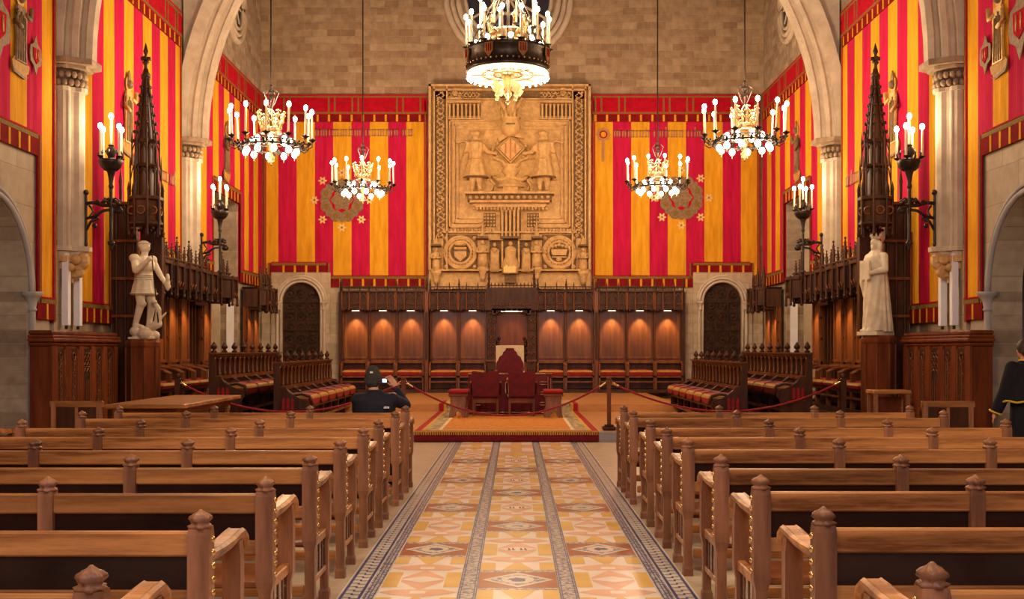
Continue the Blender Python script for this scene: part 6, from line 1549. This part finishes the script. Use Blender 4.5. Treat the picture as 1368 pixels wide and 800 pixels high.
mb.box(bx + .115, bx + .150, q - .008, q + .03, .935, .948, 'white'); mb.box(bx + .155, bx + .175, q - .006, q + .03, .935, .955, 'white'); mb.box(bx + .12, bx + .15, q - .008, q + .03, .952, .958, 'white'); mb.build('jacket_logo', t)
mb = MB(); m = 'denim'
for q in (-1, 1): mb.limb((bx + q * .10, by + .0, .545), (bx + q * .14, by + .45, .545), .095, .078, m); mb.limb((bx + q * .14, by + .45, .54), (bx + q * .14, by + .42, .12), .07, .052, m)
mb.build('jeans', t, remesh=.014)
for q in (-1, 1): mb = MB(); mb.limb((bx + q * .14, by + .40, .055), (bx + q * .15, by + .60, .045), .05, .042, 'blackcloth'); mb.build('shoe', t)
cx_, cy_, cz_ = bx + .075, by + .385, 1.235
t = thing('camera', 'small compact camera with lit screen held up by the seated person', 'camera', (cx_, cy_, cz_))
mb = MB(); mb.bbox(cx_ - .05, cx_ + .05, cy_ - .012, cy_ + .012, cz_ - .032, cz_ + .032, 'phone', .004); mb.build('body', t)
mb = MB(); mb.cyl((cx_, cy_ + .012, cz_), (cx_, cy_ + .035, cz_), .022, .02, 14, 'phone'); mb.build('lens', t)
mb = MB(); mb.box(cx_ - .040, cx_ + .010, cy_ - .014, cy_ - .012, cz_ - .021, cz_ + .021, 'screen'); mb.build('screen', t)

# woman standing by the right doorway arch
wx, wy = 6.60, 14.5
t = thing('person', 'person with tied dark hair in black uniform with yellow braid, standing by the right arch', 'person', (wx, wy, 0))
m = 'skin'; mb = MB(); hz = 1.60
mb.ball((wx - .02, wy + .03, hz), (.078, .095, .112), m, 18, 12); mb.ball((wx - .02, wy + .085, hz - .05), (.055, .045, .06), m, 12, 8); mb.ball((wx - .02, wy + .128, hz - .01), (.013, .02, .022), m, 8, 6); mb.ball((wx - .02, wy + .118, hz - .05), (.024, .01, .009), m, 8, 5)
for q in (-1, 1): mb.ball((wx - .02 + q * .079, wy + .03, hz - .01), (.010, .02, .03), m, 8, 6); mb.ball((wx - .02 + q * .03, wy + .108, hz + .01), (.014, .012, .009), m, 8, 5)
mb.limb((wx, wy, 1.40), (wx - .02, wy + .02, 1.54), .055, .05, m); mb.limb((wx, wy, 1.0), (wx, wy, 1.35), .13, .12, m)
LSh, LEl, LWr = (wx - .18, wy, 1.37), (wx - .26, wy + .02, 1.06), (wx - .36, wy + .08, .78)
RSh, REl, RWr = (wx + .18, wy, 1.37), (wx + .24, wy + .02, 1.08), (wx + .20, wy + .16, .86)
for a, b, c in ((LSh, LEl, LWr), (RSh, REl, RWr)): mb.limb((wx, wy, 1.34), a, .07, .05, m); mb.limb(a, b, .05, .04, m); mb.limb(b, c, .038, .026, m)
hand(mb, LWr, (.6, .5, 0), (-.25, .15, -.9), (.3, .9, -.1), m, .4); hand(mb, RWr, (-.8, .2, 0), (-.1, .2, -.9), (0, .9, 0), m, .4)
for q in (-1, 1): mb.limb((wx + q * .09, wy, .95), (wx + q * .09, wy + .01, .50), .09, .06, m); mb.limb((wx + q * .09, wy + .01, .50), (wx + q * .09, wy - .01, .08), .055, .036, m)
mb.limb((wx - .05, wy, .95), (wx + .05, wy, .95), .11, .11, m)
mb.build('body', t, remesh=.007, smooth_it=1)
mb = MB(); m = 'blackcloth'
mb.lathe([(.27, .93), (.245, 1.05), (.215, 1.2), (.20, 1.32), (.15, 1.40), (.085, 1.455), (.065, 1.47)], (0, 0, 0), 28, m, 6, .03)
mb.v = [(wx + x * 1.08, wy + y * .85, z) for x, y, z in mb.v]
for a, b, c in ((LSh, LEl, LWr), (RSh, REl, RWr)): mb.limb(a, b, .088, .085, m, 12); mb.limb(b, Vector(b).lerp(Vector(c), .82), .085, .080, m, 12)
mb.build('tunic', t, remesh=.013)
mb = MB()
n = 36; pts = [(wx + .285 * 1.09 * math.cos(2 * PI * i / n), wy + .285 * .86 * math.sin(2 * PI * i / n), .935 + .01 * math.sin(i * 1.3)) for i in range(n)]; mb.tube(pts, .014, 'trim', 6, True)
for b, c in ((LEl, LWr), (REl, RWr)):
    e, w = Vector(b), Vector(c); d = (w - e).normalized(); p = e.lerp(w, .97); q = d.to_track_quat('Z', 'Y')
    mb.tube([p + q @ Vector((math.cos(2 * PI * i / 16) * .082, math.sin(2 * PI * i / 16) * .082, 0)) for i in range(16)], .013, 'trim', 6, True)
mb.tube([(wx + .075 * math.cos(2 * PI * i / 20), wy + .01 + .075 * math.sin(2 * PI * i / 20), 1.462) for i in range(20)], .014, 'trim', 6, True)
mb.build('yellow_braid', t)
mb = MB(); mb.lathe([(.20, .12), (.21, .4), (.20, .7), (.19, .98)], (0, 0, 0), 24, m, 7, .03); mb.v = [(wx + x, wy + y * .8, z) for x, y, z in mb.v]; mb.build('skirt', t)
mb = MB(); mb.ball((wx - .02, wy + .005, hz + .03), (.094, .10, .108), 'hair', 18, 12); mb.ball((wx - .02, wy - .055, hz - .02), (.07, .05, .075), 'hair', 12, 8); mb.ball((wx - .03, wy - .12, hz - .03), (.045, .045, .06), 'hair', 12, 8); mb.limb((wx - .03, wy - .13, hz - .05), (wx - .05, wy - .11, hz - .16), .03, .015, 'hair'); mb.build('hair', t, remesh=.008)
for q in (-1, 1): mb = MB(); mb.limb((wx + q * .09, wy - .02, .045), (wx + q * .10, wy + .15, .035), .042, .034, 'blackcloth'); mb.build('shoe', t)

# ------------------------------------------------------------------ light of the hall, camera
for x in (-2.8, 2.8):
    for y in (5.5, 0.0):
        lightp('hall_light', (x, y, 6.9), 430, r=.5)
lightp('hall_light', (0, 8.0, 8.0), 520, r=.6)
area('window_daylight', (0, -6.5, 8.0), (0, 16, 1.0), 5.5, 5.0, 750, (.62, .68, 1.))
w = bpy.data.worlds.new('hall'); bpy.context.scene.world = w; w.use_nodes = True
w.node_tree.nodes['Background'].inputs[0].default_value = (.9, .62, .42, 1); w.node_tree.nodes['Background'].inputs[1].default_value = .05
cam = bpy.data.cameras.new('camera'); co = bpy.data.objects.new('camera', cam); col.objects.link(co); sc = bpy.context.scene
co.location = (0, 0, 1.6); co.rotation_euler = (PI / 2, 0, 0); cam.sensor_width = 36; cam.lens = 36 * F / 1368
cam.shift_y = 67 / 1368; cam.shift_x = -4 / 1368; cam.clip_end = 200
sc.camera = co
sc.view_settings.view_transform = 'Standard'; sc.view_settings.look = 'None'; sc.view_settings.gamma = 1; sc.view_settings.exposure = 0.08
sc.view_settings.use_curve_mapping = False
